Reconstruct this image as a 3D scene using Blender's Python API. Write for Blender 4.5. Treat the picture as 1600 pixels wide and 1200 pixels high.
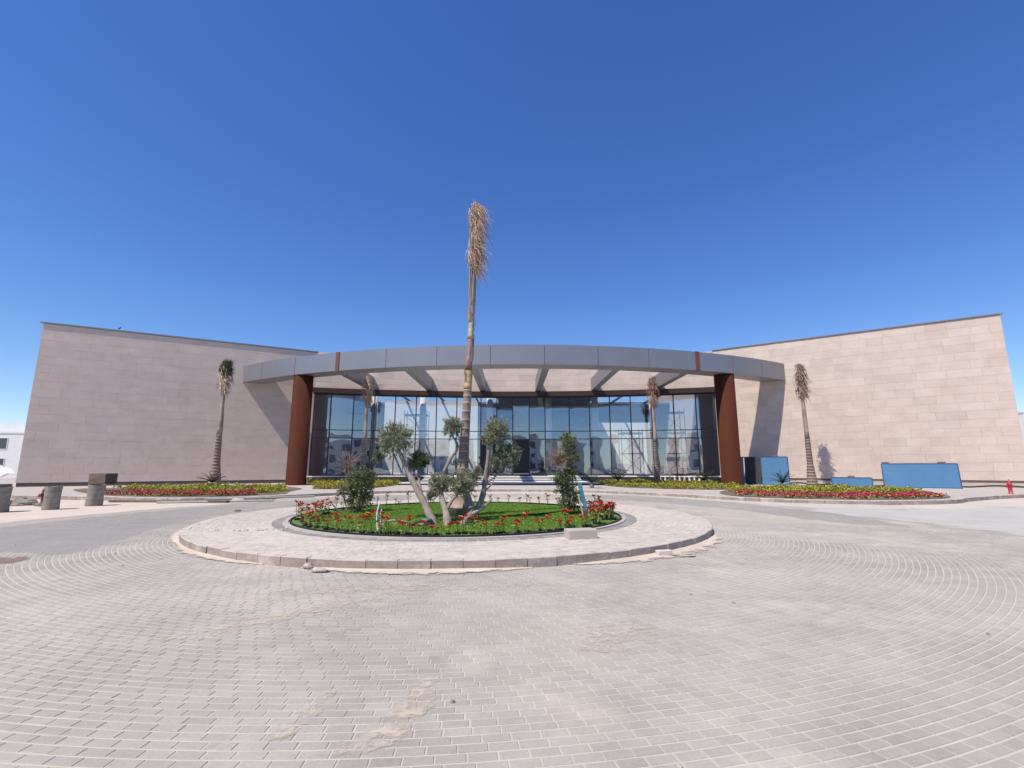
import bpy, math, random
import numpy as np
from mathutils import Vector, Matrix
R = math.radians
random.seed(7); rng = np.random.default_rng(7)
scene = bpy.context.scene
for o in list(bpy.data.objects): bpy.data.objects.remove(o)
col = scene.collection

# ------------------------------------------------------------------ camera
cam = bpy.data.cameras.new('camera'); camo = bpy.data.objects.new('camera', cam); col.objects.link(camo)
CAMH = 1.55; PITCH = math.atan(128/740)
cam.sensor_width = 36; cam.lens = 740/1600*36; cam.clip_end = 3000; cam.clip_start = .05
camo.location = (0, 0, CAMH); camo.rotation_euler = (math.pi/2 + PITCH, 0, 0)
scene.camera = camo
# ------------------------------------------------------------------ sky and sun
SUN_PHI, SUN_EL = 46.5, 57.0      # the light travels towards +x,+y: the sun stands behind the camera, to the left
w = bpy.data.worlds.new('World'); scene.world = w; w.use_nodes = True
nt = w.node_tree; nt.nodes.clear()
sky = nt.nodes.new('ShaderNodeTexSky'); sky.sky_type = 'NISHITA'; sky.sun_disc = False
sky.sun_elevation = R(SUN_EL); sky.sun_rotation = R(180 + SUN_PHI)
sky.altitude = 1200; sky.air_density = 1.0; sky.dust_density = .0; sky.ozone_density = 4.0
hs = nt.nodes.new('ShaderNodeHueSaturation'); hs.inputs['Saturation'].default_value = 1.23; hs.inputs['Hue'].default_value = .515
bg = nt.nodes.new('ShaderNodeBackground'); bg.inputs[1].default_value = .15
wo = nt.nodes.new('ShaderNodeOutputWorld')
nt.links.new(sky.outputs[0], hs.inputs['Color']); 
k1 = nt.nodes.new('ShaderNodeVectorMath'); k1.operation = 'MULTIPLY_ADD'; k1.inputs[1].default_value = (.05,)*3; k1.inputs[2].default_value = (1,)*3; nt.links.new(hs.outputs[0], k1.inputs[0])
k2 = nt.nodes.new('ShaderNodeVectorMath'); k2.operation = 'DIVIDE'; nt.links.new(hs.outputs[0], k2.inputs[0]); nt.links.new(k1.outputs[0], k2.inputs[1])   # evens out the bright horizon
nt.links.new(k2.outputs[0], bg.inputs[0]); nt.links.new(bg.outputs[0], wo.inputs[0])
sl = bpy.data.lights.new('sun', 'SUN'); sl.energy = 3.8; sl.angle = R(.53); sl.color = (1, .90, .76)
so = bpy.data.objects.new('sun', sl); col.objects.link(so)
Ld = Vector((math.sin(R(SUN_PHI))*math.cos(R(SUN_EL)), math.cos(R(SUN_PHI))*math.cos(R(SUN_EL)), -math.sin(R(SUN_EL))))
so.rotation_euler = Ld.to_track_quat('-Z', 'Y').to_euler(); so.location = (-20, -20, 40)
vs = scene.view_settings; vs.view_transform = 'Standard'; vs.look = 'None'; vs.exposure = .48; vs.gamma = 1; vs.use_curve_mapping = False
try:
    scene.cycles.max_bounces = 8; scene.cycles.transparent_max_bounces = 12
except Exception: pass

# ------------------------------------------------------------------ materials
MAT = {}
def mat(name, c1, c2=None, scale=3., rough=.8, bump=0., bscale=None, metal=0., detail=5., tone=1., spec=.5, stretch=None, c3=None, c3scale=.4, c3lo=.55, c3hi=.7, c3amt=1.):
    """c1..c2 mixed by noise, c3 laid over in larger patches, multiplied by (1+tone attribute)"""
    m = bpy.data.materials.new(name); m.use_nodes = True; n = m.node_tree; L = n.links.new
    b = n.nodes['Principled BSDF']; b.inputs['Roughness'].default_value = rough; b.inputs['Metallic'].default_value = metal
    b.inputs['Specular IOR Level'].default_value = spec
    g = n.nodes.new('ShaderNodeNewGeometry'); pos = g.outputs['Position']
    if stretch:
        mp = n.nodes.new('ShaderNodeMapping'); mp.inputs['Scale'].default_value = stretch; L(pos, mp.inputs[0]); pos = mp.outputs[0]
    nz = n.nodes.new('ShaderNodeTexNoise'); nz.inputs['Scale'].default_value = scale; nz.inputs['Detail'].default_value = detail; nz.inputs['Roughness'].default_value = .65
    L(pos, nz.inputs['Vector'])
    rp = n.nodes.new('ShaderNodeValToRGB'); e = rp.color_ramp.elements
    e[0].position = .32; e[1].position = .68
    e[0].color = (*c1, 1); e[1].color = (*(c2 or c1), 1)
    L(nz.outputs[0], rp.inputs[0]); c = rp.outputs[0]
    if c3:
        n3 = n.nodes.new('ShaderNodeTexNoise'); n3.inputs['Scale'].default_value = c3scale; n3.inputs['Detail'].default_value = 6; n3.inputs['Roughness'].default_value = .7
        L(pos, n3.inputs['Vector'])
        mr = n.nodes.new('ShaderNodeMapRange'); mr.inputs[1].default_value = c3lo; mr.inputs[2].default_value = c3hi; mr.inputs[4].default_value = c3amt
        L(n3.outputs[0], mr.inputs[0])
        mx = n.nodes.new('ShaderNodeMix'); mx.data_type = 'RGBA'; L(mr.outputs[0], mx.inputs[0]); L(c, mx.inputs[6]); mx.inputs[7].default_value = (*c3, 1); c = mx.outputs[2]
    if tone:
        at = n.nodes.new('ShaderNodeAttribute'); at.attribute_name = 'tone'
        ad = n.nodes.new('ShaderNodeMath'); ad.operation = 'MULTIPLY_ADD'; ad.inputs[1].default_value = tone; ad.inputs[2].default_value = 1; L(at.outputs['Fac'], ad.inputs[0])
        vm = n.nodes.new('ShaderNodeVectorMath'); vm.operation = 'SCALE'; L(c, vm.inputs[0]); L(ad.outputs[0], vm.inputs['Scale']); c = vm.outputs[0]
    L(c, b.inputs['Base Color'])
    if bump:
        nb = n.nodes.new('ShaderNodeTexNoise'); nb.inputs['Scale'].default_value = bscale or scale*4; nb.inputs['Detail'].default_value = 4
        L(pos, nb.inputs['Vector'])
        bp = n.nodes.new('ShaderNodeBump'); bp.inputs['Strength'].default_value = bump; bp.inputs['Distance'].default_value = .02
        L(nb.outputs[0], bp.inputs['Height']); L(bp.outputs[0], b.inputs['Normal'])
    MAT[name] = m; return m

def leafmat(name, c1, c2, rough=.55, trans=.25):
    m = mat(name, c1, c2, scale=6, rough=rough, spec=.3)
    n = m.node_tree; L = n.links.new; b = n.nodes['Principled BSDF']; out = n.nodes['Material Output']
    src = b.inputs['Base Color'].links[0].from_socket
    t = n.nodes.new('ShaderNodeBsdfTranslucent'); L(src, t.inputs[0])
    mx = n.nodes.new('ShaderNodeMixShader'); mx.inputs[0].default_value = trans
    L(b.outputs[0], mx.inputs[1]); L(t.outputs[0], mx.inputs[2]); L(mx.outputs[0], out.inputs[0])
    return m

mat('sand', (.50, .435, .37), (.60, .53, .46), scale=.7, rough=.95, bump=.35, bscale=9, c3=(.42, .40, .385), c3scale=.12, c3amt=.5)
mat('dust_road', (.40, .39, .365), (.50, .485, .465), scale=.35, rough=.9, bump=.1, bscale=14, c3=(.55, .50, .44), c3scale=.15, c3amt=.6)
mat('joint', (.46, .425, .365), (.55, .51, .44), scale=2.2, rough=.95)
mat('pale_paver', (.43, .385, .33), (.57, .52, .45), scale=5.5, tone=.85, rough=.9, bump=.25, bscale=40, c3=(.60, .53, .46), c3scale=.9, c3lo=.48, c3hi=.68, c3amt=.6)
mat('grey_paver', (.22, .21, .195), (.30, .285, .265), scale=4, rough=.9, bump=.2, bscale=40)
mat('kerb', (.27, .225, .20), (.36, .305, .275), scale=3.5, rough=.9, bump=.35, bscale=25, c3=(.50, .45, .40), c3scale=2.2, c3lo=.5, c3hi=.66, c3amt=.85)
def dusty_top(m, colr):
    n = m.node_tree; L = n.links.new; b_ = n.nodes['Principled BSDF']; src = b_.inputs['Base Color'].links[0].from_socket
    g = n.nodes.new('ShaderNodeNewGeometry'); sp = n.nodes.new('ShaderNodeSeparateXYZ'); L(g.outputs['True Normal'], sp.inputs[0])
    nz = n.nodes.new('ShaderNodeTexNoise'); nz.inputs['Scale'].default_value = 4; nz.inputs['Detail'].default_value = 6; L(g.outputs['Position'], nz.inputs['Vector'])
    ml = n.nodes.new('ShaderNodeMath'); ml.operation = 'MULTIPLY'; mr = n.nodes.new('ShaderNodeMapRange'); mr.inputs[1].default_value = .3; mr.inputs[2].default_value = .55; mr.inputs[3].default_value = .35; L(nz.outputs[0], mr.inputs[0])
    m2 = n.nodes.new('ShaderNodeMapRange'); m2.inputs[1].default_value = .3; m2.inputs[2].default_value = .9; L(sp.outputs['Z'], m2.inputs[0]); L(m2.outputs[0], ml.inputs[0]); L(mr.outputs[0], ml.inputs[1])
    mx = n.nodes.new('ShaderNodeMix'); mx.data_type = 'RGBA'; L(ml.outputs[0], mx.inputs[0]); L(src, mx.inputs[6]); mx.inputs[7].default_value = (*colr, 1); L(mx.outputs[2], b_.inputs['Base Color'])
dusty_top(MAT['kerb'], (.54, .49, .42))
mat('concrete', (.40, .36, .325), (.48, .435, .395), scale=2.5, rough=.9, bump=.25, bscale=30)
mat('old_concrete', (.20, .185, .155), (.31, .285, .245), scale=3, rough=.95, bump=.5, bscale=16)
mat('stone', (.545, .44, .378), (.625, .52, .452), scale=.9, rough=.85, bump=.12, bscale=30, c3=(.60, .53, .49), c3scale=.55, c3lo=.58, c3hi=.8, c3amt=.5, stretch=(1, 1, 1.5))
mat('wall_core', (.50, .41, .36), (.55, .455, .40), rough=.95)
mat('plinth', (.115, .085, .075), (.15, .115, .10), rough=.9)
mat('white_stone', (.70, .68, .66), (.78, .76, .74), scale=2, rough=.6)
mat('white_paint', (.70, .70, .69), (.78, .78, .77), scale=1, rough=.7)
mat('metal_panel', (.265, .265, .285), (.29, .29, .31), scale=.4, rough=.42, metal=.55)
mat('soffit', (.30, .30, .315), (.33, .33, .345), scale=.6, rough=.5, metal=.35)
mat('dark_gap', (.03, .03, .032), rough=.7)
mat('corten', (.066, .019, .010), (.082, .025, .013), scale=1.5, rough=.85, spec=.15, bump=.1, bscale=30, stretch=(1, 1, .35))
mat('rust_strip', (.15, .05, .038), (.18, .065, .048), scale=2, rough=.7)
mat('brown_band', (.026, .012, .009), (.038, .018, .013), rough=.6)
mat('mullion', (.018, .022, .03), rough=.4, metal=.3)
mat('soil', (.12, .085, .06), (.2, .15, .11), scale=5, rough=1, bump=.6, bscale=20)
mat('turf', (.075, .16, .022), (.11, .22, .03), scale=5, rough=.95)
mat('plastic_black', (.015, .015, .016), rough=.5)
mat('bark_olive', (.20, .165, .14), (.33, .28, .24), scale=7, rough=.9, bump=.6, bscale=30, stretch=(1, 1, .4))
mat('palm_trunk', (.235, .165, .135), (.33, .245, .205), scale=9, rough=.85, bump=.35, bscale=24, stretch=(1, 1, .3))
mat('palm_shaft', (.22, .155, .13), (.42, .34, .28), scale=3.2, rough=.7, bump=.2, bscale=20, stretch=(1, 1, .25), c3=(.30, .27, .12), c3scale=1.1, c3lo=.56, c3hi=.66, c3amt=.55)
mat('sheath_ochre', (.36, .25, .11), (.48, .36, .18), scale=4, rough=.7, stretch=(1, 1, .25))
mat('sheath_red', (.15, .085, .07), (.34, .23, .19), scale=5, rough=.6, stretch=(1, 1, .2), c3=(.55, .48, .42), c3scale=2, c3lo=.56, c3hi=.66, c3amt=.8)
mat('sheath_green', (.19, .20, .07), (.48, .43, .30), scale=4, rough=.6, stretch=(1, 1, .2), c3=(.60, .55, .48), c3scale=2, c3lo=.52, c3hi=.62, c3amt=.8)
mat('frond_dead', (.44, .30, .21), (.68, .53, .41), scale=7, rough=.85)
mat('frond_brown', (.22, .13, .10), (.38, .25, .19), scale=7, rough=.85)
leafmat('frond_green', (.05, .075, .022), (.10, .13, .045))
leafmat('olive_leaf', (.20, .215, .125), (.37, .39, .25))
leafmat('olive_dark', (.10, .13, .055), (.21, .25, .12))
mat('twig_dead', (.22, .14, .11), (.36, .25, .20), scale=8, rough=.9)
leafmat('grass_blade', (.14, .26, .028), (.24, .39, .06), trans=.3)
leafmat('leaf_bright', (.26, .29, .06), (.54, .52, .18), trans=.3)
leafmat('leaf_yellow', (.22, .23, .03), (.45, .42, .07), trans=.3)
leafmat('petal_red', (.36, .012, .012), (.55, .03, .02), trans=.2)
leafmat('petal_pink', (.42, .03, .08), (.62, .10, .16), trans=.2)
leafmat('cycad_leaf', (.018, .035, .012), (.04, .065, .022), rough=.4, trans=.1)
mat('red_paint', (.36, .03, .045), (.44, .045, .06), scale=6, rough=.45)
mat('maroon_paint', (.11, .025, .03), (.16, .04, .042), scale=6, rough=.6)
mat('blue_film', (.07, .175, .315), (.088, .205, .355), scale=.8, rough=.28, spec=.6)
mat('blue_frame', (.02, .05, .16), (.03, .07, .2), rough=.5)
mat('blue_post', (.06, .26, .36), (.12, .36, .46), scale=6, rough=.7)
mat('wood', (.12, .085, .065), (.22, .17, .13), scale=4, rough=.9, bump=.3, stretch=(.3, 1, 1))
mat('pipe_grey', (.30, .29, .26), (.42, .40, .37), scale=4, rough=.7)
mat('pipe_white', (.55, .54, .52), (.66, .65, .63), scale=4, rough=.5)
mat('tarp', (.50, .50, .51), (.60, .60, .61), scale=1.5, rough=.6)
mat('teal', (.03, .16, .13), (.05, .22, .18), rough=.5)
mat('steel', (.20, .20, .21), (.28, .28, .29), scale=3, rough=.45, metal=.7)
mat('house_white', (.66, .66, .655), (.74, .74, .735), scale=.3, rough=.85)
mat('house_grey', (.32, .33, .345), (.37, .38, .395), scale=.3, rough=.85)
mat('window_dark', (.05, .06, .075), (.07, .085, .10), rough=.15)
mat('hill', (.30, .28, .27), (.36, .34, .32), scale=.02, rough=1)
mat('interior_white', (.76, .76, .75), (.82, .82, .81), rough=.9)
mat('interior_grey', (.12, .13, .14), (.16, .17, .18), rough=.9)
mat('rock', (.40, .35, .30), (.52, .46, .40), scale=6, rough=.95, bump=.4)
mat('feather', (.06, .055, .055), (.10, .095, .095), rough=.8)

def paver_material():
    """grey concrete pavers: per-piece tone, sandy dust lying in drifts and towards the road's edges, one reddish stain"""
    m = bpy.data.materials.new('paver'); m.use_nodes = True; n = m.node_tree; L = n.links.new
    b = n.nodes['Principled BSDF']; b.inputs['Roughness'].default_value = .8; b.inputs['Specular IOR Level'].default_value = .35
    g = n.nodes.new('ShaderNodeNewGeometry'); pos = g.outputs['Position']
    def noise(s, d=5, r=.6):
        z = n.nodes.new('ShaderNodeTexNoise'); z.inputs['Scale'].default_value = s; z.inputs['Detail'].default_value = d; z.inputs['Roughness'].default_value = r; L(pos, z.inputs['Vector']); return z.outputs[0]
    def rng_(v, a, b_, c=0., d=1.):
        z = n.nodes.new('ShaderNodeMapRange'); z.inputs[1].default_value = a; z.inputs[2].default_value = b_; z.inputs[3].default_value = c; z.inputs[4].default_value = d; L(v, z.inputs[0]); return z.outputs[0]
    def math_(op, a, b_):
        z = n.nodes.new('ShaderNodeMath'); z.operation = op
        for i, q in enumerate((a, b_)):
            if isinstance(q, (int, float)): z.inputs[i].default_value = q
            else: L(q, z.inputs[i])
        return z.outputs[0]
    def mix(f, a, b_):
        z = n.nodes.new('ShaderNodeMix'); z.data_type = 'RGBA'; L(f, z.inputs[0])
        for i, q in ((6, a), (7, b_)):
            if isinstance(q, tuple): z.inputs[i].default_value = (*q, 1)
            else: L(q, z.inputs[i])
        return z.outputs[2]
    base = mix(rng_(noise(1.1), .35, .65), (.305, .285, .253), (.39, .366, .325))
    fine = rng_(noise(38, 3), .3, .7, .90, 1.08)
    at = n.nodes.new('ShaderNodeAttribute'); at.attribute_name = 'tone'
    vm = n.nodes.new('ShaderNodeVectorMath'); vm.operation = 'SCALE'; L(base, vm.inputs[0])
    L(math_('MULTIPLY', math_('ADD', at.outputs['Fac'], 1.0), fine), vm.inputs['Scale'])
    d1 = rng_(noise(.42, 7, .68), .47, .70, 0, .8)
    d2 = rng_(noise(5.5, 6, .7), .60, .66, 0, 1)
    d2 = math_('MULTIPLY', d2, rng_(noise(.55, 2), .56, .70, 0, .9))
    dust = math_('MAXIMUM', d1, d2)
    film = rng_(noise(.16, 3), .40, .66, .05, .5)
    dust = math_('MAXIMUM', dust, film)
    c = mix(dust, vm.outputs[0], (.575, .52, .435))
    L(c, b.inputs['Base Color'])
    bp = n.nodes.new('ShaderNodeBump'); bp.inputs['Strength'].default_value = .25; bp.inputs['Distance'].default_value = .004
    L(noise(60, 3), bp.inputs['Height']); L(bp.outputs[0], b.inputs['Normal'])
    MAT['paver'] = m
paver_material()

def glass_material():
    m = bpy.data.materials.new('glass'); m.use_nodes = True; n = m.node_tree; L = n.links.new
    n.nodes.remove(n.nodes['Principled BSDF']); out = n.nodes['Material Output']
    g = n.nodes.new('ShaderNodeNewGeometry')
    nz = n.nodes.new('ShaderNodeTexNoise'); nz.inputs['Scale'].default_value = .55; nz.inputs['Detail'].default_value = 1; L(g.outputs['Position'], nz.inputs['Vector'])
    bp = n.nodes.new('ShaderNodeBump'); bp.inputs['Strength'].default_value = .12; bp.inputs['Distance'].default_value = .08; L(nz.outputs[0], bp.inputs['Height'])
    t = n.nodes.new('ShaderNodeBsdfTransparent'); t.inputs[0].default_value = (.93, .95, .97, 1)
    s = n.nodes.new('ShaderNodeBsdfGlossy'); s.inputs[0].default_value = (.78, .89, 1, 1); s.inputs['Roughness'].default_value = .0
    L(bp.outputs[0], s.inputs['Normal'])
    fr = n.nodes.new('ShaderNodeFresnel'); fr.inputs[0].default_value = 1.5
    ad = n.nodes.new('ShaderNodeMath'); ad.operation = 'ADD'; ad.use_clamp = True; ad.inputs[1].default_value = .125; L(fr.outputs[0], ad.inputs[0])
    mx = n.nodes.new('ShaderNodeMixShader'); L(ad.outputs[0], mx.inputs[0]); L(t.outputs[0], mx.inputs[1]); L(s.outputs[0], mx.inputs[2]); L(mx.outputs[0], out.inputs[0])
    MAT['glass'] = m
glass_material()

# ------------------------------------------------------------------ builders
def tag(o, label=None, cat=None, group=None, kind=None):
    if label: o['label'] = label
    if cat: o['category'] = cat
    if group: o['group'] = group
    if kind: o['kind'] = kind
    return o
WLOC = {}
def empty(name, loc=(0, 0, 0), label=None, cat=None, group=None, kind=None):
    o = bpy.data.objects.new(name, None); o.empty_display_size = .3; o.location = loc; col.objects.link(o)
    WLOC[o.name] = Vector(loc); return tag(o, label, cat, group, kind)

class MB:
    def __init__(s): s.v = []; s.f = []; s.t = []
    def add(s, vs, fs, tone=0.):
        k = len(s.v); s.v.extend([tuple(p) for p in vs]); s.f.extend([tuple(i+k for i in f) for f in fs]); s.t.extend([tone]*len(fs))
    def obox(s, c, hx, hy, hz, tone=0., bev=0.):
        c, hx, hy, hz = map(Vector, (c, hx, hy, hz))
        if not bev:
            vs = [c+a*hx+b*hy+d*hz for d in (-1, 1) for a, b in ((-1, -1), (1, -1), (1, 1), (-1, 1))]
            s.add(vs, [(3, 2, 1, 0), (4, 5, 6, 7), (0, 1, 5, 4), (1, 2, 6, 5), (2, 3, 7, 6), (3, 0, 4, 7)], tone)
        else:   # chamfered on top edges
            ix, iy, iz = (h*(1-bev/max(h.length, 1e-6)) for h in (hx, hy, hz))
            vs = [c+a*hx+b*hy-hz for a, b in ((-1, -1), (1, -1), (1, 1), (-1, 1))] + [c+a*hx+b*hy+iz for a, b in ((-1, -1), (1, -1), (1, 1), (-1, 1))] + [c+a*ix+b*iy+hz for a, b in ((-1, -1), (1, -1), (1, 1), (-1, 1))]
            fs = [(8, 9, 10, 11), (3, 2, 1, 0)]
            for i in range(4):
                j = (i+1) % 4; fs += [(i, j, j+4, i+4), (i+4, j+4, j+8, i+8)]
            s.add(vs, fs, tone)
    def box(s, x0, y0, z0, x1, y1, z1, tone=0.):
        s.obox(((x0+x1)/2, (y0+y1)/2, (z0+z1)/2), ((x1-x0)/2, 0, 0), (0, (y1-y0)/2, 0), (0, 0, (z1-z0)/2), tone)
    def prism(s, poly, z0, z1, tone=0.):
        n = len(poly); vs = [(x, y, z0) for x, y in poly]+[(x, y, z1) for x, y in poly]
        s.add(vs, [tuple(range(n))[::-1], tuple(range(n, 2*n))]+[(i, (i+1) % n, (i+1) % n+n, i+n) for i in range(n)], tone)
    def tube(s, pts, rad, n=8, tone=0., cap=True, tones=None):
        pts = [Vector(p) for p in pts]
        if not hasattr(rad, '__len__'): rad = [rad]*len(pts)
        k = len(s.v); up = None
        for i, p in enumerate(pts):
            d = (pts[min(i+1, len(pts)-1)]-pts[max(i-1, 0)])
            d = d.normalized() if d.length > 1e-9 else Vector((0, 0, 1))
            if up is None: up = d.orthogonal().normalized()
            up = (up-d*up.dot(d)); up = up.normalized() if up.length > 1e-6 else d.orthogonal().normalized()
            q = d.cross(up)
            for j in range(n):
                a = 2*math.pi*j/n; s.v.append(tuple(p+(up*math.cos(a)+q*math.sin(a))*rad[i]))
        for i in range(len(pts)-1):
            for j in range(n):
                a = k+i*n+j; b = k+i*n+(j+1) % n; s.f.append((a, b, b+n, a+n)); s.t.append(tones[i] if tones else tone)
        if cap:
            s.f.append(tuple(k+j for j in range(n))[::-1]); s.t.append(tone)
            e = k+(len(pts)-1)*n; s.f.append(tuple(e+j for j in range(n))); s.t.append(tone)
    def lathe(s, prof, c=(0, 0, 0), n=16, tones=None, lean=(0, 0)):
        z0 = prof[0][1]
        pts = [Vector((c[0]+lean[0]*(z-z0), c[1]+lean[1]*(z-z0), c[2]+z)) for r, z in prof]
        k = len(s.v)
        for (r, z), p in zip(prof, pts):
            for j in range(n):
                a = 2*math.pi*j/n; s.v.append((p.x+r*math.cos(a), p.y+r*math.sin(a), p.z))
        for i in range(len(prof)-1):
            for j in range(n):
                a = k+i*n+j; b = k+i*n+(j+1) % n; s.f.append((a, b, b+n, a+n)); s.t.append(tones[i] if tones else 0.)
        s.f.append(tuple(k+j for j in range(n))[::-1]); s.t.append(0.)
        e = k+(len(prof)-1)*n; s.f.append(tuple(e+j for j in range(n))); s.t.append(0.)
    def ribbon(s, pts, wd, side, tone=0.):
        pts = [Vector(p) for p in pts]; side = Vector(side).normalized(); k = len(s.v); m = len(pts)
        for i, p in enumerate(pts):
            ww = wd*(1-.85*(i/(m-1))**2)/2
            s.v.append(tuple(p-side*ww)); s.v.append(tuple(p+side*ww))
        for i in range(m-1):
            a = k+2*i; s.f.append((a, a+1, a+3, a+2)); s.t.append(tone)
    def leaf(s, p, d, L, wd, nrm, tone=0.):
        p = Vector(p); d = Vector(d).normalized(); q = d.cross(Vector(nrm))
        q = q.normalized() if q.length > 1e-5 else d.orthogonal().normalized()
        s.add([p, p+d*L*.5+q*wd/2, p+d*L, p+d*L*.5-q*wd/2], [(0, 1, 2, 3)], tone)
    def build(s, name, m, parent=None, smooth=False, label=None, cat=None, group=None, kind=None, origin=None):
        me = bpy.data.meshes.new(name)
        off = Vector((0, 0, 0))
        if parent is not None: off = WLOC.get(parent.name, Vector((0, 0, 0)))
        elif origin is not None: off = Vector(origin)
        v = np.array(s.v, dtype=np.float64)-np.array(off)
        me.from_pydata(v.tolist(), [], s.f)
        if any(s.t):
            a = me.attributes.new('tone', 'FLOAT', 'FACE'); a.data.foreach_set('value', np.array(s.t, dtype=np.float32))
        if smooth: me.polygons.foreach_set('use_smooth', np.ones(len(s.f), dtype=bool))
        me.materials.append(MAT[m] if isinstance(m, str) else m)
        o = bpy.data.objects.new(name, me); col.objects.link(o)
        if parent is not None: o.parent = parent; WLOC[o.name] = off
        else: o.location = off; WLOC[o.name] = off
        return tag(o, label, cat, group, kind)

def copy_tree(o, parent=None, loc=None, rz=None, sc=None):
    c = o.copy(); col.objects.link(c); c.parent = parent
    if loc is not None: c.location = loc
    if rz is not None: c.rotation_euler = (0, 0, rz)
    if sc is not None: c.scale = (sc, sc, sc)
    for ch in o.children: copy_tree(ch, c)
    return c
def rv(): 
    z = random.uniform(-1, 1); a = random.uniform(0, 2*math.pi); r = math.sqrt(1-z*z); return Vector((r*math.cos(a), r*math.sin(a), z))
def catmull(pts, n=8, closed=False):
    out = []; m = len(pts); P = [np.array(p, float) for p in pts]
    for i in range(m if closed else m-1):
        p0, p1, p2, p3 = (P[(i-1) % m] if closed or i > 0 else P[0]), P[i], P[(i+1) % m], (P[(i+2) % m] if closed or i+2 < m else P[-1])
        for k in range(n):
            t = k/n; out.append(tuple(.5*((2*p1)+(-p0+p2)*t+(2*p0-5*p1+4*p2-p3)*t*t+(-p0+3*p1-3*p2+p3)*t**3)))
    if not closed: out.append(tuple(P[-1]))
    return out
def visible(x, y, z=0., m=1.05):
    d = y*math.cos(PITCH)+(z-CAMH)*math.sin(PITCH)
    if d < .2: return False
    u = x/d*740; v = ((z-CAMH)*math.cos(PITCH)-y*math.sin(PITCH))/d*740
    return abs(u) < 800*m and -600*m < v < 600*m

# ------------------------------------------------------------------ ground
IC = (-1.47, 14.2)        # centre of the round island
b = MB(); b.add([(-900, -900, -.03), (900, -900, -.03), (900, 1200, -.03), (-900, 1200, -.03)], [(0, 1, 2, 3)])
b.build('ground', 'sand', kind='structure')

# road bed (the sand in the joints) and the pavers
b = MB(); N = 120
ring = [(IC[0]+17.2*math.cos(2*math.pi*i/N), IC[1]+17.2*math.sin(2*math.pi*i/N)) for i in range(N)]
b.add([(x, y, -.0045) for x, y in ring], [tuple(range(N))])
road = b.build('road', 'joint', kind='structure')

def paver_proto(tone):
    q = MB(); q.obox((0, 0, -.03), (.5, 0, 0), (0, .5, 0), (0, 0, .03), tone, 0)
    # chamfer drawn by a smaller top: 8 sided section
    q = MB(); e = .035
    vs = [(-.5, -.5, -.05), (.5, -.5, -.05), (.5, .5, -.05), (-.5, .5, -.05), (-.5, -.5, -.003), (.5, -.5, -.003), (.5, .5, -.003), (-.5, .5, -.003),
          (-.5+e*.6, -.5+e, 0), (.5-e*.6, -.5+e, 0), (.5-e*.6, .5-e, 0), (-.5+e*.6, .5-e, 0)]
    fs = [(8, 9, 10, 11)]
    for i in range(4):
        j = (i+1) % 4; fs += [(i, j, j+4, i+4), (i+4, j+4, j+8, i+8)]
    q.add(vs, fs, tone); return vs, fs
PV, PF = paver_proto(0); PVn = np.array(PV)
TONES = [-.1, -.055, -.04, -.02, 0, .02, .035, .05, -.07, .07]
paver_meshes = []
for i, t in enumerate(TONES):
    me = bpy.data.meshes.new('paver'); me.from_pydata(PV, [], PF); a = me.attributes.new('tone', 'FLOAT', 'FACE'); a.data.foreach_set('value', np.full(len(PF), t, dtype=np.float32))
    paver_meshes.append(me)
def lay_rings(r0, r1, pitch, blen, gap, z, parent, mname, near, stuffname, keep=lambda x, y: True):
    items = []
    r = r0+pitch/2; k = 0
    while r < r1:
        n = max(8, round(2*math.pi*r/blen)); da = 2*math.pi/n; off = (k % 2)*da/2+rng.uniform(-.1, .1)*da
        for i in range(n):
            a = off+i*da
            x, y = IC[0]+r*math.cos(a), IC[1]+r*math.sin(a)
            if not keep(x, y): continue
            items.append((x, y, a+math.pi/2+rng.normal(0, .008), r*da-gap*.8*rng.uniform(.6, 1.5), pitch-gap*1.5, rng.normal(0, .0006), int(rng.integers(len(TONES))), rng.normal(0, .003), rng.normal(0, .003)))
        r += pitch; k += 1
    def dist(it):
        d = math.hypot(it[0], it[1]); return d if visible(it[0], it[1], z, .985) else 1e6+d
    items.sort(key=dist)
    for m in paver_meshes: pass
    for it in items[:near]:
        me = PM[mname][it[6]]
        o = bpy.data.objects.new('paver', me); col.objects.link(o); o.parent = parent
        po = WLOC.get(parent.name, Vector()); o.location = (it[0]-po.x, it[1]-po.y, z+it[5]); o.rotation_euler = (it[7], it[8], it[2]); o.scale = (it[3], it[4], 1)
    V = []; F = []; T = []; kk = 0
    for it in items[near:]:
        c, s_ = math.cos(it[2]), math.sin(it[2])
        lx = PVn[:, 0]*it[3]; ly = PVn[:, 1]*it[4]
        V.append(np.stack([it[0]+c*lx-s_*ly, it[1]+s_*lx+c*ly, z+it[5]+PVn[:, 2]+ly*it[7]-lx*it[8]], 1))
        F.extend([tuple(q+kk for q in f) for f in PF]); T.extend([TONES[it[6]]]*len(PF)); kk += len(PVn)
    po = WLOC.get(parent.name, Vector()); me = bpy.data.meshes.new(stuffname); me.from_pydata((np.concatenate(V)-np.array([po.x, po.y, 0])).tolist(), [], F)
    a = me.attributes.new('tone', 'FLOAT', 'FACE'); a.data.foreach_set('value', np.array(T, dtype=np.float32))
    me.materials.append(MAT[mname]); o = bpy.data.objects.new(stuffname, me); col.objects.link(o); o.parent = parent; tag(o, kind='stuff')
PM = {}
for mn in ('paver', 'pale_paver'):
    PM[mn] = []
    for me in paver_meshes:
        m2 = me.copy(); m2.materials.append(MAT[mn]); PM[mn].append(m2)
def in_front_of_kerb(x, y): return True

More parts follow.
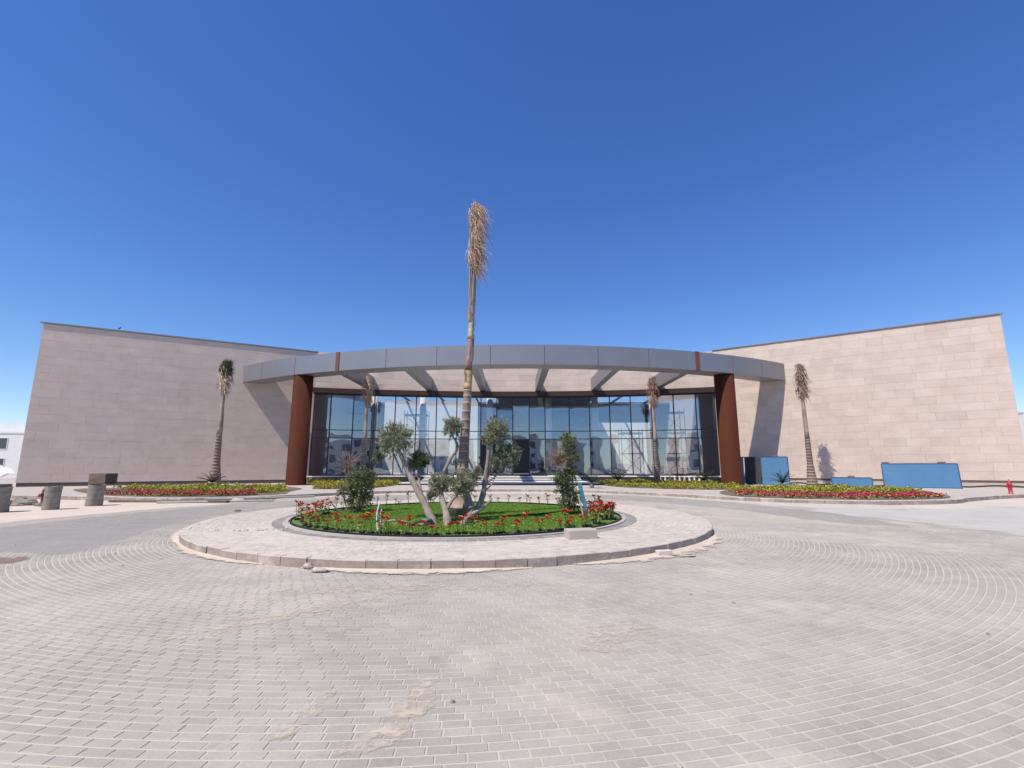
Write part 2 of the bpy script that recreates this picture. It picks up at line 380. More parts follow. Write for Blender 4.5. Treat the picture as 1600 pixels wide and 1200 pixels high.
# raised pavement in front of the building with its kerb
KERB = [(-30, 24.6), (-24, 23.6), (-18.99, 22.56), (-16.3, 21.75), (-14.17, 21.65), (-11.98, 22.77), (-11.0, 23.89), (-9.57, 25.75), (-7.32, 27.74), (-3.84, 29.2), (0, 29.8), (3.79, 28.9), (5.6, 27.74), (7.2, 26.2), (8.6, 24.6), (9.79, 22.8), (11.3, 21.2), (13.5, 20.1), (15.73, 19.96), (18.71, 20.6), (20.97, 22.1), (25.68, 24.38), (34, 27), (46, 30)]
kc = catmull(KERB, 8)
pave_poly = kc+[(60, 34), (60, 90), (-60, 90), (-60, 25)]
b = MB(); b.add([(x, y, .13) for x, y in pave_poly], [tuple(range(len(pave_poly)))])
pavement = b.build('pavement', 'concrete', kind='structure')
def walk(poly, step):
    """equal steps along a polyline -> list of (p, q)"""
    out = []; P = [Vector((*p, 0)) for p in poly]; acc = [0]
    for a, c in zip(P, P[1:]): acc.append(acc[-1]+(c-a).length)
    n = int(acc[-1]/step)
    def at(d):
        i = max(0, min(len(P)-2, int(np.searchsorted(acc, d))-1)); f = (d-acc[i])/max(1e-9, acc[i+1]-acc[i]); return P[i].lerp(P[i+1], f)
    pts = [at(i*acc[-1]/n) for i in range(n+1)]
    return list(zip(pts, pts[1:]))
for p, q in walk(kc, .6):
    if not visible((p.x+q.x)/2, (p.y+q.y)/2, 0, 1.1): continue
    d = (q-p).normalized(); nn = Vector((-d.y, d.x, 0)); h = .15+random.uniform(-.006, .006)
    b = MB(); b.obox((p+q)/2+nn*.07+Vector((0, 0, h/2-.03)), d*((q-p).length/2-.006), nn*.075, (0, 0, h/2+.03), random.uniform(-.12, .12), .018)
    b.build('kerb_stone', 'kerb', pavement)

# ------------------------------------------------------------------ the round island
island = empty('traffic_island', (*IC, 0), 'round paved traffic island with lawn and kerb in the forecourt', 'traffic island')
RO, RG = 6.72, 4.5
b = MB(); ring = [(IC[0]+(RO-.12)*math.cos(2*math.pi*i/96), IC[1]+(RO-.12)*math.sin(2*math.pi*i/96)) for i in range(96)]
b.prism(ring, -.02, .1425); b.build('base', 'joint', island)
nk = 86
for i in range(nk):
    a = 2*math.pi*(i+.5)/nk; h = .15+random.uniform(-.008, .006); lw = math.pi*RO/nk-.004
    rr = RO-.07+random.uniform(-.012, .012)
    er = Vector((math.cos(a), math.sin(a), 0)); et = Vector((-er.y, er.x, 0)); et = (et+er*random.uniform(-.025, .025)).normalized()
    b = MB(); b.obox(Vector((*IC, 0))+er*rr+Vector((0, 0, h/2-.02)), -et*lw, er*.078, (0, 0, h/2+.02), random.uniform(-.1, .1), .012)
    b.build('kerb_stone', 'kerb', island)
road_items = lay_rings(RO+.03, 13.3, .087, .172, .0105, 0., road, 'paver', 300, 'paver_field', lambda x, y: y < 27.5)
lay_rings(4.95, RO-.16, .125, .22, .011, .147, island, 'pale_paver', 300, 'paver_field')
# grey band of setts and a thin edging round the lawn
for k in range(150):
    a = 2*math.pi*k/150; er = Vector((math.cos(a), math.sin(a), 0)); et = Vector((-er.y, er.x, 0))
    b = MB(); b.obox(Vector((*IC, .12))+er*4.81, -et*(math.pi*4.81/150-.006), er*.125, (0, 0, .028+random.uniform(-.002, .002)), random.uniform(-.15, .15), .006)
    b.build('sett', 'grey_paver', island)
def annulus(r0, r1, z0, z1, n=96):
    q = MB()
    for i in range(n):
        a, c = 2*math.pi*i/n, 2*math.pi*(i+1)/n
        pa = [(IC[0]+r*math.cos(t), IC[1]+r*math.sin(t)) for r, t in ((r0, a), (r1, a), (r1, c), (r0, c))]
        k = len(q.v); q.v += [(x, y, z) for z in (z0, z1) for x, y in pa]
        q.f += [(k+4, k+5, k+6, k+7), (k+1, k+2, k+6, k+5), (k+3, k, k+4, k+7)]; q.t += [0]*3
    return q
annulus(RO-.15, RO-.014, -.02, .137, 172).build('mortar', 'joint', island)
annulus(4.56, 4.66, .1, .175).build('edging', 'concrete', island)
annulus(4.50, 4.53, .1, .205).build('plastic_edging', 'plastic_black', island)
# lawn: a slightly domed sheet and its blades
def lawn_z(x, y):
    r = math.hypot(x-IC[0], y-IC[1]); return .165+.035*max(0, 1-(r/4.5)**2)+.008*math.sin(2.3*x+1.1*y)
b = MB(); nr, na = 14, 64
for i in range(nr+1):
    for j in range(na):
        r = 4.5*i/nr; a = 2*math.pi*j/na; x, y = IC[0]+r*math.cos(a), IC[1]+r*math.sin(a); b.v.append((x, y, lawn_z(x, y)))
for i in range(nr):
    for j in range(na):
        p = i*na+j; q = i*na+(j+1) % na; b.f.append((p, p+na, q+na, q)); b.t.append(0)
b.build('lawn', 'turf', island)
n = 90000
rr = 4.35*np.sqrt(rng.random(n)); aa = rng.random(n)*2*math.pi
X = IC[0]+rr*np.cos(aa); Y = IC[1]+rr*np.sin(aa)
keepm = (rr < 3.95) | (rng.random(n) < .25); X, Y, rr = X[keepm], Y[keepm], rr[keepm]; n = len(X)
Z = .165+.035*np.maximum(0, 1-(rr/4.5)**2)+.008*np.sin(2.3*X+1.1*Y)
patch = .5+.5*np.sin(1.7*X+.9*np.sin(2.1*Y))*np.sin(1.3*Y+.8*np.sin(1.9*X)); hgt = rng.uniform(.02, .05, n)*(.75+.5*patch); th = rng.random(n)*2*math.pi; wd = .007
dx, dy = np.cos(th)*wd, np.sin(th)*wd; lx, ly = rng.normal(0, .015, n), rng.normal(0, .015, n)
V = np.empty((n, 3, 3)); V[:, 0] = np.stack([X-dx, Y-dy, Z], 1); V[:, 1] = np.stack([X+dx, Y+dy, Z], 1); V[:, 2] = np.stack([X+lx, Y+ly, Z+hgt], 1)
V = V.reshape(-1, 3)-np.array([*IC, 0])
me = bpy.data.meshes.new('grass'); me.from_pydata(V.tolist(), [], np.arange(3*n).reshape(-1, 3).tolist())
a = me.attributes.new('tone', 'FLOAT', 'FACE'); a.data.foreach_set('value', (rng.normal(0, .18, n)+.25*(patch-.5)).astype(np.float32))
me.materials.append(MAT['grass_blade']); o = bpy.data.objects.new('grass', me); o.location = (*IC, 0); col.objects.link(o)
tag(o, 'short bright green grass on the round island', 'grass', kind='stuff')

# sand and dust drifted over the edges of the road, as sheets with ragged outlines
def drift_material(name, c1, c2, amt=1., nscale=1.6):
    """loose sand or dust: the sheet thins out to nothing towards its ragged edge (fade attribute against noise)"""
    m = mat(name, c1, c2, scale=.9, rough=.95, bump=.04, bscale=30); n = m.node_tree; L = n.links.new
    b_ = n.nodes['Principled BSDF']; out = n.nodes['Material Output']
    at = n.nodes.new('ShaderNodeAttribute'); at.attribute_name = 'fade'
    g = n.nodes.new('ShaderNodeNewGeometry'); nz = n.nodes.new('ShaderNodeTexNoise'); nz.inputs['Scale'].default_value = nscale; nz.inputs['Detail'].default_value = 8; nz.inputs['Roughness'].default_value = .7; L(g.outputs['Position'], nz.inputs['Vector'])
    sb = n.nodes.new('ShaderNodeMath'); sb.operation = 'SUBTRACT'; L(at.outputs['Fac'], sb.inputs[0]); L(nz.outputs[0], sb.inputs[1])
    mr = n.nodes.new('ShaderNodeMapRange'); mr.inputs[1].default_value = -.07; mr.inputs[2].default_value = .12; mr.inputs[4].default_value = amt; L(sb.outputs[0], mr.inputs[0])
    t_ = n.nodes.new('ShaderNodeBsdfTransparent'); mx = n.nodes.new('ShaderNodeMixShader'); L(mr.outputs[0], mx.inputs[0]); L(t_.outputs[0], mx.inputs[1]); L(b_.outputs[0], mx.inputs[2]); L(mx.outputs[0], out.inputs[0])
drift_material('sand_drift', (.52, .445, .36), (.62, .54, .45), 1., 3.)
drift_material('dust_drift', (.45, .435, .395), (.54, .52, .475), .9, .7)
drift_material('dust_film', (.36, .345, .325), (.44, .425, .40), .42)
drift_material('sand_smear', (.55, .48, .39), (.62, .55, .45), .8, 7.)
drift_material('red_smear', (.24, .14, .125), (.30, .18, .16), .9, 2.5)
DRZ = [.0026]
def drift(name, pts, z, m, band=1.6, n=10, top=1.1):
    c = np.array(catmull(pts, n, True))[:, :2]; c2 = np.roll(c, -1, 0); vis = 42.
    x0, y0 = np.maximum(c.min(0), (-vis, -2)); x1, y1 = np.minimum(c.max(0), (vis, 30))
    res = min(.35, max(.03, band/4)); gx = np.arange(x0, x1+res, res); gy = np.arange(y0, y1+res, res)
    X, Y = np.meshgrid(gx, gy); P = np.stack([X.ravel(), Y.ravel()], 1); D = np.full(len(P), 1e9); ins = np.zeros(len(P), bool)
    for a_, b_ in zip(c, c2):
        e_ = b_-a_; t_ = np.clip(((P-a_) @ e_)/max(1e-9, e_ @ e_), 0, 1); D = np.minimum(D, np.hypot(*(P-a_-t_[:, None]*e_).T))
        if a_[1] != b_[1]: ins ^= ((a_[1] > P[:, 1]) != (b_[1] > P[:, 1])) & (P[:, 0] < (b_[0]-a_[0])*(P[:, 1]-a_[1])/(b_[1]-a_[1])+a_[0])
    fade = np.where(ins, np.clip(D/band, 0, 1)*top, 0.); fi = fade.reshape(X.shape)
    w_ = len(gx); keep = {}; q = MB(); fv = []
    def vid(k):
        if k not in keep: keep[k] = len(q.v); q.v.append((P[k, 0], P[k, 1], z_)); fv.append(fade[k])
        return keep[k]
    z_ = DRZ[0]; DRZ[0] += .0005
    for i in range(len(gy)-1):
        for j in range(w_-1):
            if fi[i:i+2, j:j+2].max() <= 0: continue
            k = i*w_+j; q.f.append((vid(k), vid(k+1), vid(k+w_+1), vid(k+w_))); q.t.append(0)
    o = q.build(name, m, kind='structure'); a_ = o.data.attributes.new('fade', 'FLOAT', 'POINT'); a_.data.foreach_set('value', np.array(fv, dtype=np.float32)); return o
drift('sand', [(-12.0, 8.0), (-12.3, 12.2), (-11.8, 16.0), (-10.6, 20.0), (-13.2, 21.4), (-18, 22.3), (-40, 26), (-60, 20), (-50, 2), (-25, 3)], .006, 'sand_drift', 1.5)
drift('dust', [(8.8, 17.0), (9.6, 13.2), (9.9, 10.5), (10.4, 7.8), (13, 5.5), (18, 2), (45, 0), (70, 20), (45, 28.5), (26, 23.6), (18.7, 20.1), (13.2, 19.4), (10.2, 20.3)], .006, 'dust_drift', 3.2)
drift('dust', [(-7.4, 8.6), (-9.0, 8.6), (-12.5, 9), (-14.5, 12), (-13.4, 18), (-10, 23), (-6, 26.5), (-4.6, 22.5), (-7.6, 18.8), (-9.0, 14.5)], .0035, 'dust_film', .9)
drift('dust', [(2.5, 26), (5, 22), (7.6, 17.5), (8.4, 14), (10.5, 12), (11, 17), (9, 23), (6, 27)], .0035, 'dust_film', .9)
drift('sand', [(-4.2, 5.6), (-3.2, 6.9), (-1.6, 7.25), (.6, 7.2), (2.8, 7.9), (3.2, 7.3), (1.2, 6.2), (-1.4, 5.7)], .003, 'sand_smear', .7, top=.52)
drift('sand', [(-4.1, 4.3), (-3.0, 5.6), (-1.2, 7.0), (-.9, 6.0), (-2.6, 4.3)], .003, 'sand_smear', .6, top=.53)
drift('sand', [(-1.15, 2.8), (-.95, 3.3), (-.75, 4.0), (-.42, 3.9), (-.4, 3.2), (-.7, 2.75)], .003, 'sand_smear', .2, top=.56)
drift('sand', [(.0, 3.9), (.2, 5.2), (1.4, 5.9), (1.9, 4.9), (1.2, 3.8)], .003, 'sand_smear', .7, top=.5)
drift('sand', [(-1.6, 3.0), (-1.4, 3.8), (-1.0, 3.7), (-1.15, 2.9)], .003, 'sand_smear', .22, top=.5)
drift('stain', [(-8.9, 7.3), (-10.2, 8.8), (-8.6, 9.0), (-7.9, 8.75), (-7.6, 7.9)], .005, 'red_smear', .8, top=.85)
# thin sand at the foot of the island kerb
for i, (a0, a1, wdt) in enumerate([(-2.45, -1.95, .4), (-1.85, -1.30, .5), (-1.2, -.45, .75), (2.85, 3.85, .5)]):
    q = MB(); outp = []; inn = []
    for k in range(41):
        t = k/40; a = a0+(a1-a0)*t; e = math.sin(math.pi*t)**.6; r_ = RO+.05+wdt*e
        outp.append((IC[0]+r_*math.cos(a), IC[1]+r_*math.sin(a), .003)); inn.append((IC[0]+(RO+.0)*math.cos(a), IC[1]+(RO+.0)*math.sin(a), .008+.022*e))
    q.v = outp+inn; q.f = [(k, k+1, k+42, k+41) for k in range(40)]; q.t = [0]*40
    o = q.build('sand', 'sand_drift', kind='structure'); a_ = o.data.attributes.new('fade', 'FLOAT', 'POINT'); a_.data.foreach_set('value', np.array([0.]*41+[.95]*41, dtype=np.float32))

# ------------------------------------------------------------------ the building
bld = empty('pavilion_building', (0, 44, 0), 'pale pink stone pavilion with curved glass front and grey ring canopy', 'building')
HT = 11.8
A_L, D_L = Vector((-33.84, 32.95, 0)), Vector((.874, .485, 0)).normalized(); LEN_L = 18.5
A_R, D_R = Vector((33.17, 30.91, 0)), Vector((-.826, .564, 0)).normalized(); LEN_R = 18.4
E_L, E_R = A_L+D_L*LEN_L, A_R+D_R*LEN_R
GC, GR = (-.3, -19.7), 64.0
def garc(x, r=GR): return GC[1]+math.sqrt(r*r-(x-GC[0])**2)
# solid wings behind the cladding
b = MB(); e = .03
nl = Vector((D_L.y, -D_L.x, 0)); nrm_r = Vector((-D_R.y, D_R.x, 0))
b.prism([(A_L.x+.02, A_L.y+.06), (E_L.x, E_L.y+.06), (E_L.x, 62), (A_L.x+3, 62)], .1, HT-.05)
b.build('wing_core', 'wall_core', bld)
b = MB(); b.prism([(E_R.x, E_R.y+.06), (A_R.x-.02, A_R.y+.06), (A_R.x-3, 62), (E_R.x, 62)], .1, HT-.05); b.build('wing_core', 'wall_core', bld)
b = MB()
xs = np.linspace(E_L.x, E_R.x, 30)
b.prism([(x, garc(x)+.03) for x in xs]+[(x, garc(x)+.45) for x in xs[::-1]], 8.4, HT-.05); b.build('upper_wall', 'wall_core', bld)
def clad(p0, dirv, nrm, length, z0, z1, course, lo, hi, label=None, var=1.):
    base = MB(); base.obox(p0+dirv*length/2-nrm*.05+Vector((0, 0, (z0+z1)/2)), dirv*length/2, nrm*.02, (0, 0, (z1-z0)/2-.01))
    wall = base.build('stone_wall', 'wall_core', bld, label=label)
    nrow = round((z1-z0)/course); hh = (z1-z0)/nrow
    for r in range(nrow):
        s0 = 0.; first = True
        while s0 < length-1e-3:
            wl = random.uniform(lo, hi)*(.5 if first and r % 2 else 1); first = False
            s1 = min(length, s0+wl)
            if length-s1 < .35: s1 = length
            c = p0+dirv*((s0+s1)/2)+Vector((0, 0, z0+(r+.5)*hh))
            t = var*(random.gauss(0, .03)+(random.choice((-.13, -.1, .05)) if random.random() < .1 else 0))
            q = MB(); q.obox(c-nrm*(.03-random.uniform(0, .003)), dirv*((s1-s0)/2-.003), (0, 0, hh/2-.003), nrm*.03, t, .002)
            q.build('stone', 'stone', wall)
            s0 = s1
    return wall
clad(A_L, D_L, nl, LEN_L, .40, HT-.12, .585, .9, 1.9, 'shaded pink stone wall of the wing', .4)
clad(A_R, D_R, nrm_r, LEN_R, .60, HT-.12, .585, .9, 1.9, 'sunlit cream pink stone wall of the wing', .75)
wall_c = None
base = MB(); base.prism([(x, garc(x)-.01) for x in xs]+[(x, garc(x)+.02) for x in xs[::-1]], 8.44, HT-.13)
wall_c = base.build('stone_wall', 'wall_core', bld, label='curved pink stone wall above the glass front')
nrow = 6; hh = (HT-.12-8.44)/nrow
for r in range(nrow):
    x0 = E_L.x
    while x0 < E_R.x-.01:
        x1 = min(E_R.x, x0+random.uniform(.9, 1.7))
        if E_R.x-x1 < .4: x1 = E_R.x
        p, q_ = Vector((x0, garc(x0), 0)), Vector((x1, garc(x1), 0)); d = (q_-p).normalized(); nn = Vector((d.y, -d.x, 0))
        q = MB(); q.obox((p+q_)/2+nn*.02+Vector((0, 0, 8.44+(r+.5)*hh)), d*((q_-p).length/2-.004), (0, 0, hh/2-.004), nn*.03, random.gauss(0, .035)+(-.1 if random.random() < .1 else 0), .003)
        q.build('stone', 'stone', wall_c); x0 = x1
# copings
for P, D, n_, Ln in ((A_L, D_L, nl, LEN_L), (A_R, D_R, nrm_r, LEN_R)):
    q = MB(); q.obox(P+D*(Ln/2-.05)-n_*.12+Vector((0, 0, HT-.045)), D*(Ln/2+.1), n_*.20, (0, 0, .045)); q.build('coping', 'metal_panel', bld)
# plinths
q = MB(); q.obox(A_L+D_L*LEN_L/2-nl*.055+Vector((0, 0, .24)), D_L*(LEN_L/2-.03), nl*.03, (0, 0, .16)); q.build('plinth', 'plinth', bld)
q = MB(); q.obox(A_R+D_R*LEN_R/2-nrm_r*.055+Vector((0, 0, .52)), D_R*(LEN_R/2-.03), nrm_r*.03, (0, 0, .08)); q.build('plinth', 'plinth', bld)
q = MB(); q.obox(A_R+D_R*LEN_R/2-nrm_r*.05+Vector((0, 0, .28)), D_R*(LEN_R/2-.02), nrm_r*.08, (0, 0, .16)); q.build('plinth', 'concrete', bld)

# glass front
ZG0, ZG1 = .76, 7.9
MX = [-17.62, -16.28, -14.38, -12.59, -10.76, -8.89, -7.04, -5.17, -2.92, -1.43, .06, 1.61, 3.09, 5.34, 7.2, 9.04, 10.9, 12.72, 14.6, 16.43, 17.93]
TZ = [ZG0, 4.0, 4.72, ZG1]
curtain = MB()
curtain.prism([(x, garc(x)-.06) for x in xs]+[(x, garc(x)+.10) for x in xs[::-1]], ZG0-.06, ZG0)
front = curtain.build('window_frame', 'mullion', bld, label='black framed curved glass curtain wall')
for x in MX:
    y = garc(x); nn = Vector((GC[0]-x, GC[1]-y, 0)).normalized(); d = Vector((nn.y, -nn.x, 0))
    q = MB(); q.obox((x, y, (ZG0+ZG1)/2), d*.045, nn*.07, (0, 0, (ZG1-ZG0)/2)); q.build('mullion', 'mullion', front)
DOOR = {10: True, 8: True}
for i, (x0, x1) in enumerate(zip(MX, MX[1:])):
    p, q_ = Vector((x0, garc(x0), 0)), Vector((x1, garc(x1), 0)); d = (q_-p).normalized(); nn = Vector((d.y, -d.x, 0)); c = (p+q_)/2; hl = (q_-p).length/2-.046
    for z in TZ[1:]:
        q = MB(); q.obox(c+Vector((0, 0, z)), d*hl, nn*.05, (0, 0, .035 if z < 7 else .03)); q.build('transom', 'mullion', front)
    for z0, z1 in zip(TZ, TZ[1:]):
        if z0 == ZG0 and i in (10, 8): continue          # the open doorways
        q = MB(); tl = random.gauss(0, .004); k = random.gauss(0, .004)
        hx = d*hl; n2 = (nn+Vector((0, 0, tl))+d*k).normalized(); cc = c+Vector((0, 0, (z0+z1)/2)); hz = Vector((0, 0, (z1-z0)/2-.035))
        vs = [cc-hx-hz, cc+hx-hz, cc+hx+hz, cc-hx+hz]
        vs = [v_+nn*((v_-cc).dot(d)*k+(v_.z-cc.z)*tl) for v_ in vs]
        q.add(vs+[v_-nn*.012 for v_ in vs], [(0, 1, 2, 3), (7, 6, 5, 4)]); q.build('pane', 'glass', front)
# brown band over the glass
q = MB(); q.prism([(x, garc(x)-.42) for x in xs]+[(x, garc(x)-.03) for x in xs[::-1]], 7.98, 8.43); q.build('header_band', 'brown_band', bld)
q = MB(); q.prism([(x, garc(x)-.25) for x in xs]+[(x, garc(x)+.3) for x in xs[::-1]], 7.9, 7.978); q.build('head_soffit', 'mullion', bld)
# white ledge and base under the glass
q = MB(); q.prism([(x, garc(x)-.55) for x in xs]+[(x, garc(x)+.1) for x in xs[::-1]], .60, .698); q.build('ledge', 'white_stone', bld)
q = MB(); q.prism([(x, garc(x)-.35) for x in xs]+[(x, garc(x)+.1) for x in xs[::-1]], .1, .598); q.build('ledge_base', 'plinth', bld)

# the ring canopy
CC, CR = (.62, 73.35), 41.35
ZB, ZT = 8.47, 9.87
def cpt(a, r): return (CC[0]+r*math.cos(R(a)), CC[1]+r*math.sin(R(a)))
def arc_prism(q, a0, a1, r0, r1, z0, z1, n=8):
    A = [a0+(a1-a0)*i/n for i in range(n+1)]
    q.prism([cpt(a, r1) for a in A]+[cpt(a, r0) for a in A[::-1]], z0, z1)
AL_, AR_ = -124.6, -57.9
q = MB()
for i in range(24):
    a0 = AL_+(AR_-AL_)*i/24; a1 = AL_+(AR_-AL_)*(i+1)/24
    P = [cpt(a0, CR-1.48), cpt(a1, CR-1.48), cpt(a1, CR-.035), cpt(a0, CR-.035)]
    k = len(q.v); q.v += [(x, y, z) for z in (ZB+.03, ZT-.03) for x, y in P]
    q.f += [(k, k+1, k+2, k+3), (k+4, k+7, k+6, k+5), (k, k+4, k+5, k+1), (k+3, k+2, k+6, k+7)]; q.t += [0]*4
    if i == 0: q.f.append((k, k+3, k+7, k+4)); q.t.append(0)
    if i == 23: q.f.append((k+1, k+5, k+6, k+2)); q.t.append(0)
canopy = q.build('canopy', 'dark_gap', bld, label='grey metal ring canopy carried on two rust columns')
J = [AL_, -120.4, -114.9, -109.12, -103.5, -98.2, -92.95, -87.73, -82.48, -77.2, -71.61, -66.9, -62.4, AR_]
for a0, a1 in zip(J, J[1:]):
    g = .022
    q = MB(); arc_prism(q, a0+g, a1-g, CR-.033, CR, ZB+.002, ZT); q.build('fascia_panel', 'metal_panel', canopy)
    q = MB(); arc_prism(q, a0+g, a1-g, CR-1.5, CR-.036, ZB, ZB+.028); q.build('soffit_panel', 'soffit', canopy)
    q = MB(); arc_prism(q, a0+g, a1-g, CR-1.512, CR-1.482, ZB+.032, ZT); q.build('inner_panel', 'metal_panel', canopy)
    q = MB(); arc_prism(q, a0+g*.3, a1-g*.3, CR-1.50, CR-.036, ZT-.028, ZT-.004); q.build('top_panel', 'soffit', canopy)
for a in (-109.12, -71.61):
    q = MB(); arc_prism(q, a-.21, a+.21, CR-.02, CR+.05, ZB-.03, ZT+.02, 2); q.build('rust_strip', 'rust_strip', canopy)
# beams from the ring back to the stone wall
for x in (-13.0, -7.7, -2.75, 2.45, 7.65, 13.2):
    y0 = CC[1]-math.sqrt((CR-1.5)**2-(x-CC[0])**2)+.03; y1 = garc(x)-.05
    q = MB(); q.box(x-.26, y0, ZB+.01, x+.26, y1, ZB+1.15); q.build('beam', 'metal_panel', canopy)
# rust columns
for x in (-16.3, 16.35):
    y = CC[1]-math.sqrt((CR-.75)**2-(x-CC[0])**2)
    q = MB(); q.lathe([(.74, .05), (.74, .10), (.72, .12), (.72, ZB-.002)], (x, y, 0), 40)
    o = q.build('column', 'corten', bld, smooth=True, label='tall round rust brown column under the canopy')
    o.data.polygons.foreach_set('use_smooth', [abs(p.normal.z) < .5 for p in o.data.polygons])

# interior
q = MB(); q.prism([(x, garc(x)+.11) for x in xs]+[(E_R.x-.05, 60), (E_L.x+.05, 60)], .1, .70); q.build('floor', 'interior_grey', bld)
q = MB(); q.box(E_L.x+.05, 57.6, .701, E_R.x-.05, 58, 8.3); q.build('back_wall', 'interior_grey', bld)
q = MB(); q.box(-13.4, 49.6, .701, -3.6, 50.0, 8.3); q.build('partition', 'interior_white', bld)
q = MB(); q.box(9.0, 51.6, .701, 15.5, 52.0, 6.2); q.build('partition', 'interior_white', bld)
q = MB(); q.prism([(x, garc(x)+.5) for x in xs]+[(E_R.x-.05, 45.8), (E_L.x+.05, 45.8)], 8.5, 8.7); q.build('unseen_roof_slab', 'interior_grey', bld)  # unseen roof, left open behind so the sun reaches the white partition
q = MB(); q.box(E_L.x+.05, 53.5, 8.5, E_R.x-.05, 62, 8.7); q.build('unseen_roof_slab', 'interior_grey', bld)
q = MB(); q.box(-1.5, 45.82, 8.5, 8.6, 53.48, 8.7); q.build('unseen_roof_slab', 'interior_grey', bld)  # slab added out of view to keep this part of the hall dark
for x in (-13.6, -8.8, -2.2, 3.6, 8.2, 13.9):
    q = MB(); q.lathe([(.32, .701), (.32, 8.5)], (x, 46.6, 0), 20); q.build('interior_column', 'interior_white', bld, smooth=True)
for k in range(9):
    x = -15+k*3.75; q = MB(); q.box(x-.08, 45.81, 8.52, x+.08, 53.49, 8.68); q.build('roof_beam', 'mullion', bld)

# steps to the entrance (each a long stone slab with an overhanging tread)
for i, (y0, y1, z, x0, x1) in enumerate([(36.4, 40.9, .30, -8.6, 6.6), (40.9, 41.55, .42, -7.6, 5.9), (41.55, 42.2, .54, -7.6, 5.9), (42.2, 43.6, .66, -7.6, 5.9)]):
    st = MB(); st.box(x0, y0-.05, z-.05, x1, y1+(.3 if i < 3 else 0), z); o = st.build('step', 'white_stone', bld)
    q = MB(); q.box(x0+.03, y0+.02, .12, x1-.03, y1+(.3 if i < 3 else 0), z-.052); q.build('riser', 'plinth', o)  # dark colour stands in for the shade under the overhanging treads
q = MB(); q.box(-3.2, 43.5, .662, 3.2, 45, .72); q.build('threshold', 'mullion', bld)

# ------------------------------------------------------------------ vegetation helpers
def palm(name, base, H, lean, label, head, rb=.30, rt=.15, shaft0=.40, headlen=2.3, headr=.42, green=0., spin=0):
    t = empty(name, base, label, 'palm tree', 'young royal palms in front of the pavilion')
    bx, by, bz = base
    prof = []; tones = []
    zs = H*shaft0; n = 16
    for i in range(n):
        z = zs*i/n; f = i/n; r = rb*(1-.45*min(1, f*2.2)) if f < .45 else rb*.55+(rt*1.12-rb*.55)*(f-.45)/.55
        prof += [(r, z), (r*.985, z+zs/n*.80), (r*1.03, z+zs/n*.82)]; tones += [random.uniform(-.3, -.05)*(1 if f > .3 else .4), 0, .65 if f > .12 else .2]
    prof.append((rt*1.1, zs)); b_ = MB(); b_.lathe(prof, (bx, by, bz), 14, tones, lean); b_.build('trunk', 'palm_trunk', t, smooth=True)
    top = Vector((bx+lean[0]*zs, by+lean[1]*zs, bz+zs))
    z1 = H-headlen*.75
    b_ = MB(); k = 7; pts = []; rad = []
    for i in range(k+1):
        f = i/k; z = zs+(z1-zs)*f; pts.append((bx+lean[0]*z+.02*math.sin(3*f+spin), by+lean[1]*z, bz+z)); rad.append(rt*(1.12-.5*f)+.012*math.sin(9*f+spin))
    b_.tube(pts, rad, 12, tones=[random.uniform(-.25, .15) for _ in range(k)]); b_.build('crownshaft', 'palm_shaft', t, smooth=True)
    ax = Vector(pts[-1])
    def ribbons(mb, m, zlo, zhi, up, droop, wd):
        for _ in range(m):
            a = random.uniform(0, 2*math.pi); z = random.uniform(zlo, zhi); f = (z-zlo)/(zhi-zlo)
            prof_r = headr*(.25+.75*math.sin(math.pi*min(1, .12+.8*f)))
            r0 = prof_r*random.uniform(.05, .75); d = Vector((math.cos(a), math.sin(a), 0))
            p = ax+Vector((0, 0, z))+d*r0; L = random.uniform(.35, .8); pp = [p]
            vel = d*random.uniform(.15, .5)+Vector((.10, .05, up*random.uniform(.4, 1)))
            for _s in range(4):
                p = p+vel*L/4; pp.append(p); vel = vel+Vector((.05, .02, -droop*random.uniform(.3, 1)))+d*random.uniform(-.12, .04)+rv()*.12
            mb.ribbon(pp, wd*random.uniform(.6, 1.3), d.cross(Vector((0, 0, 1)))+rv()*.4, random.uniform(-.45, .3))
    hl = headlen
    b_ = MB(); ribbons(b_, 620, -.3*hl, .62*hl, .5, .75, .06); b_.build('dead_fronds', head, t)
    # the spear and leaf stalks inside the bundle
    b_ = MB()
    for _ in range(9):
        a = random.uniform(0, 6.28); b_.tube([ax+Vector((0, 0, -.35*hl)), ax+Vector((.08*math.cos(a), .08*math.sin(a), .1*hl)), ax+Vector((.2*math.cos(a), .2*math.sin(a), random.uniform(.45, .7)*hl))], [.03, .022, .008], 5, random.uniform(-.3, .1))
    b_.build('frond_stalks', 'palm_shaft', t)
    if green:
        b_ = MB(); ribbons(b_, int(300*green), .22*hl, .70*hl, 1.1, .5, .05); b_.build('green_fronds', 'frond_green', t)
    return t

palm('royal_palm', (-21.4, 34.8, .13), 9.1, (-.008, 0), 'green headed young palm before the shaded stone wall', 'frond_dead', rb=.42, rt=.17, headlen=2.3, headr=.62, green=3.2)
palm('royal_palm', (-12.3, 39.6, .13), 9.2, (.012, 0), 'brown headed palm before the left end of the glass', 'frond_dead', rb=.30, rt=.15, shaft0=.36, headlen=2.4, headr=.62, spin=1)
palm('royal_palm', (11.9, 39.6, .13), 9.2, (0, 0), 'brown headed palm before the right end of the glass', 'frond_brown', rb=.30, rt=.16, shaft0=.36, headlen=2.7, headr=.68, spin=2)
palm('royal_palm', (21.3, 34.3, .13), 9.2, (-.006, 0), 'dry headed palm casting its shadow on the sunlit stone wall', 'frond_brown', rb=.36, rt=.15, shaft0=.36, headlen=2.8, headr=.58, spin=3)

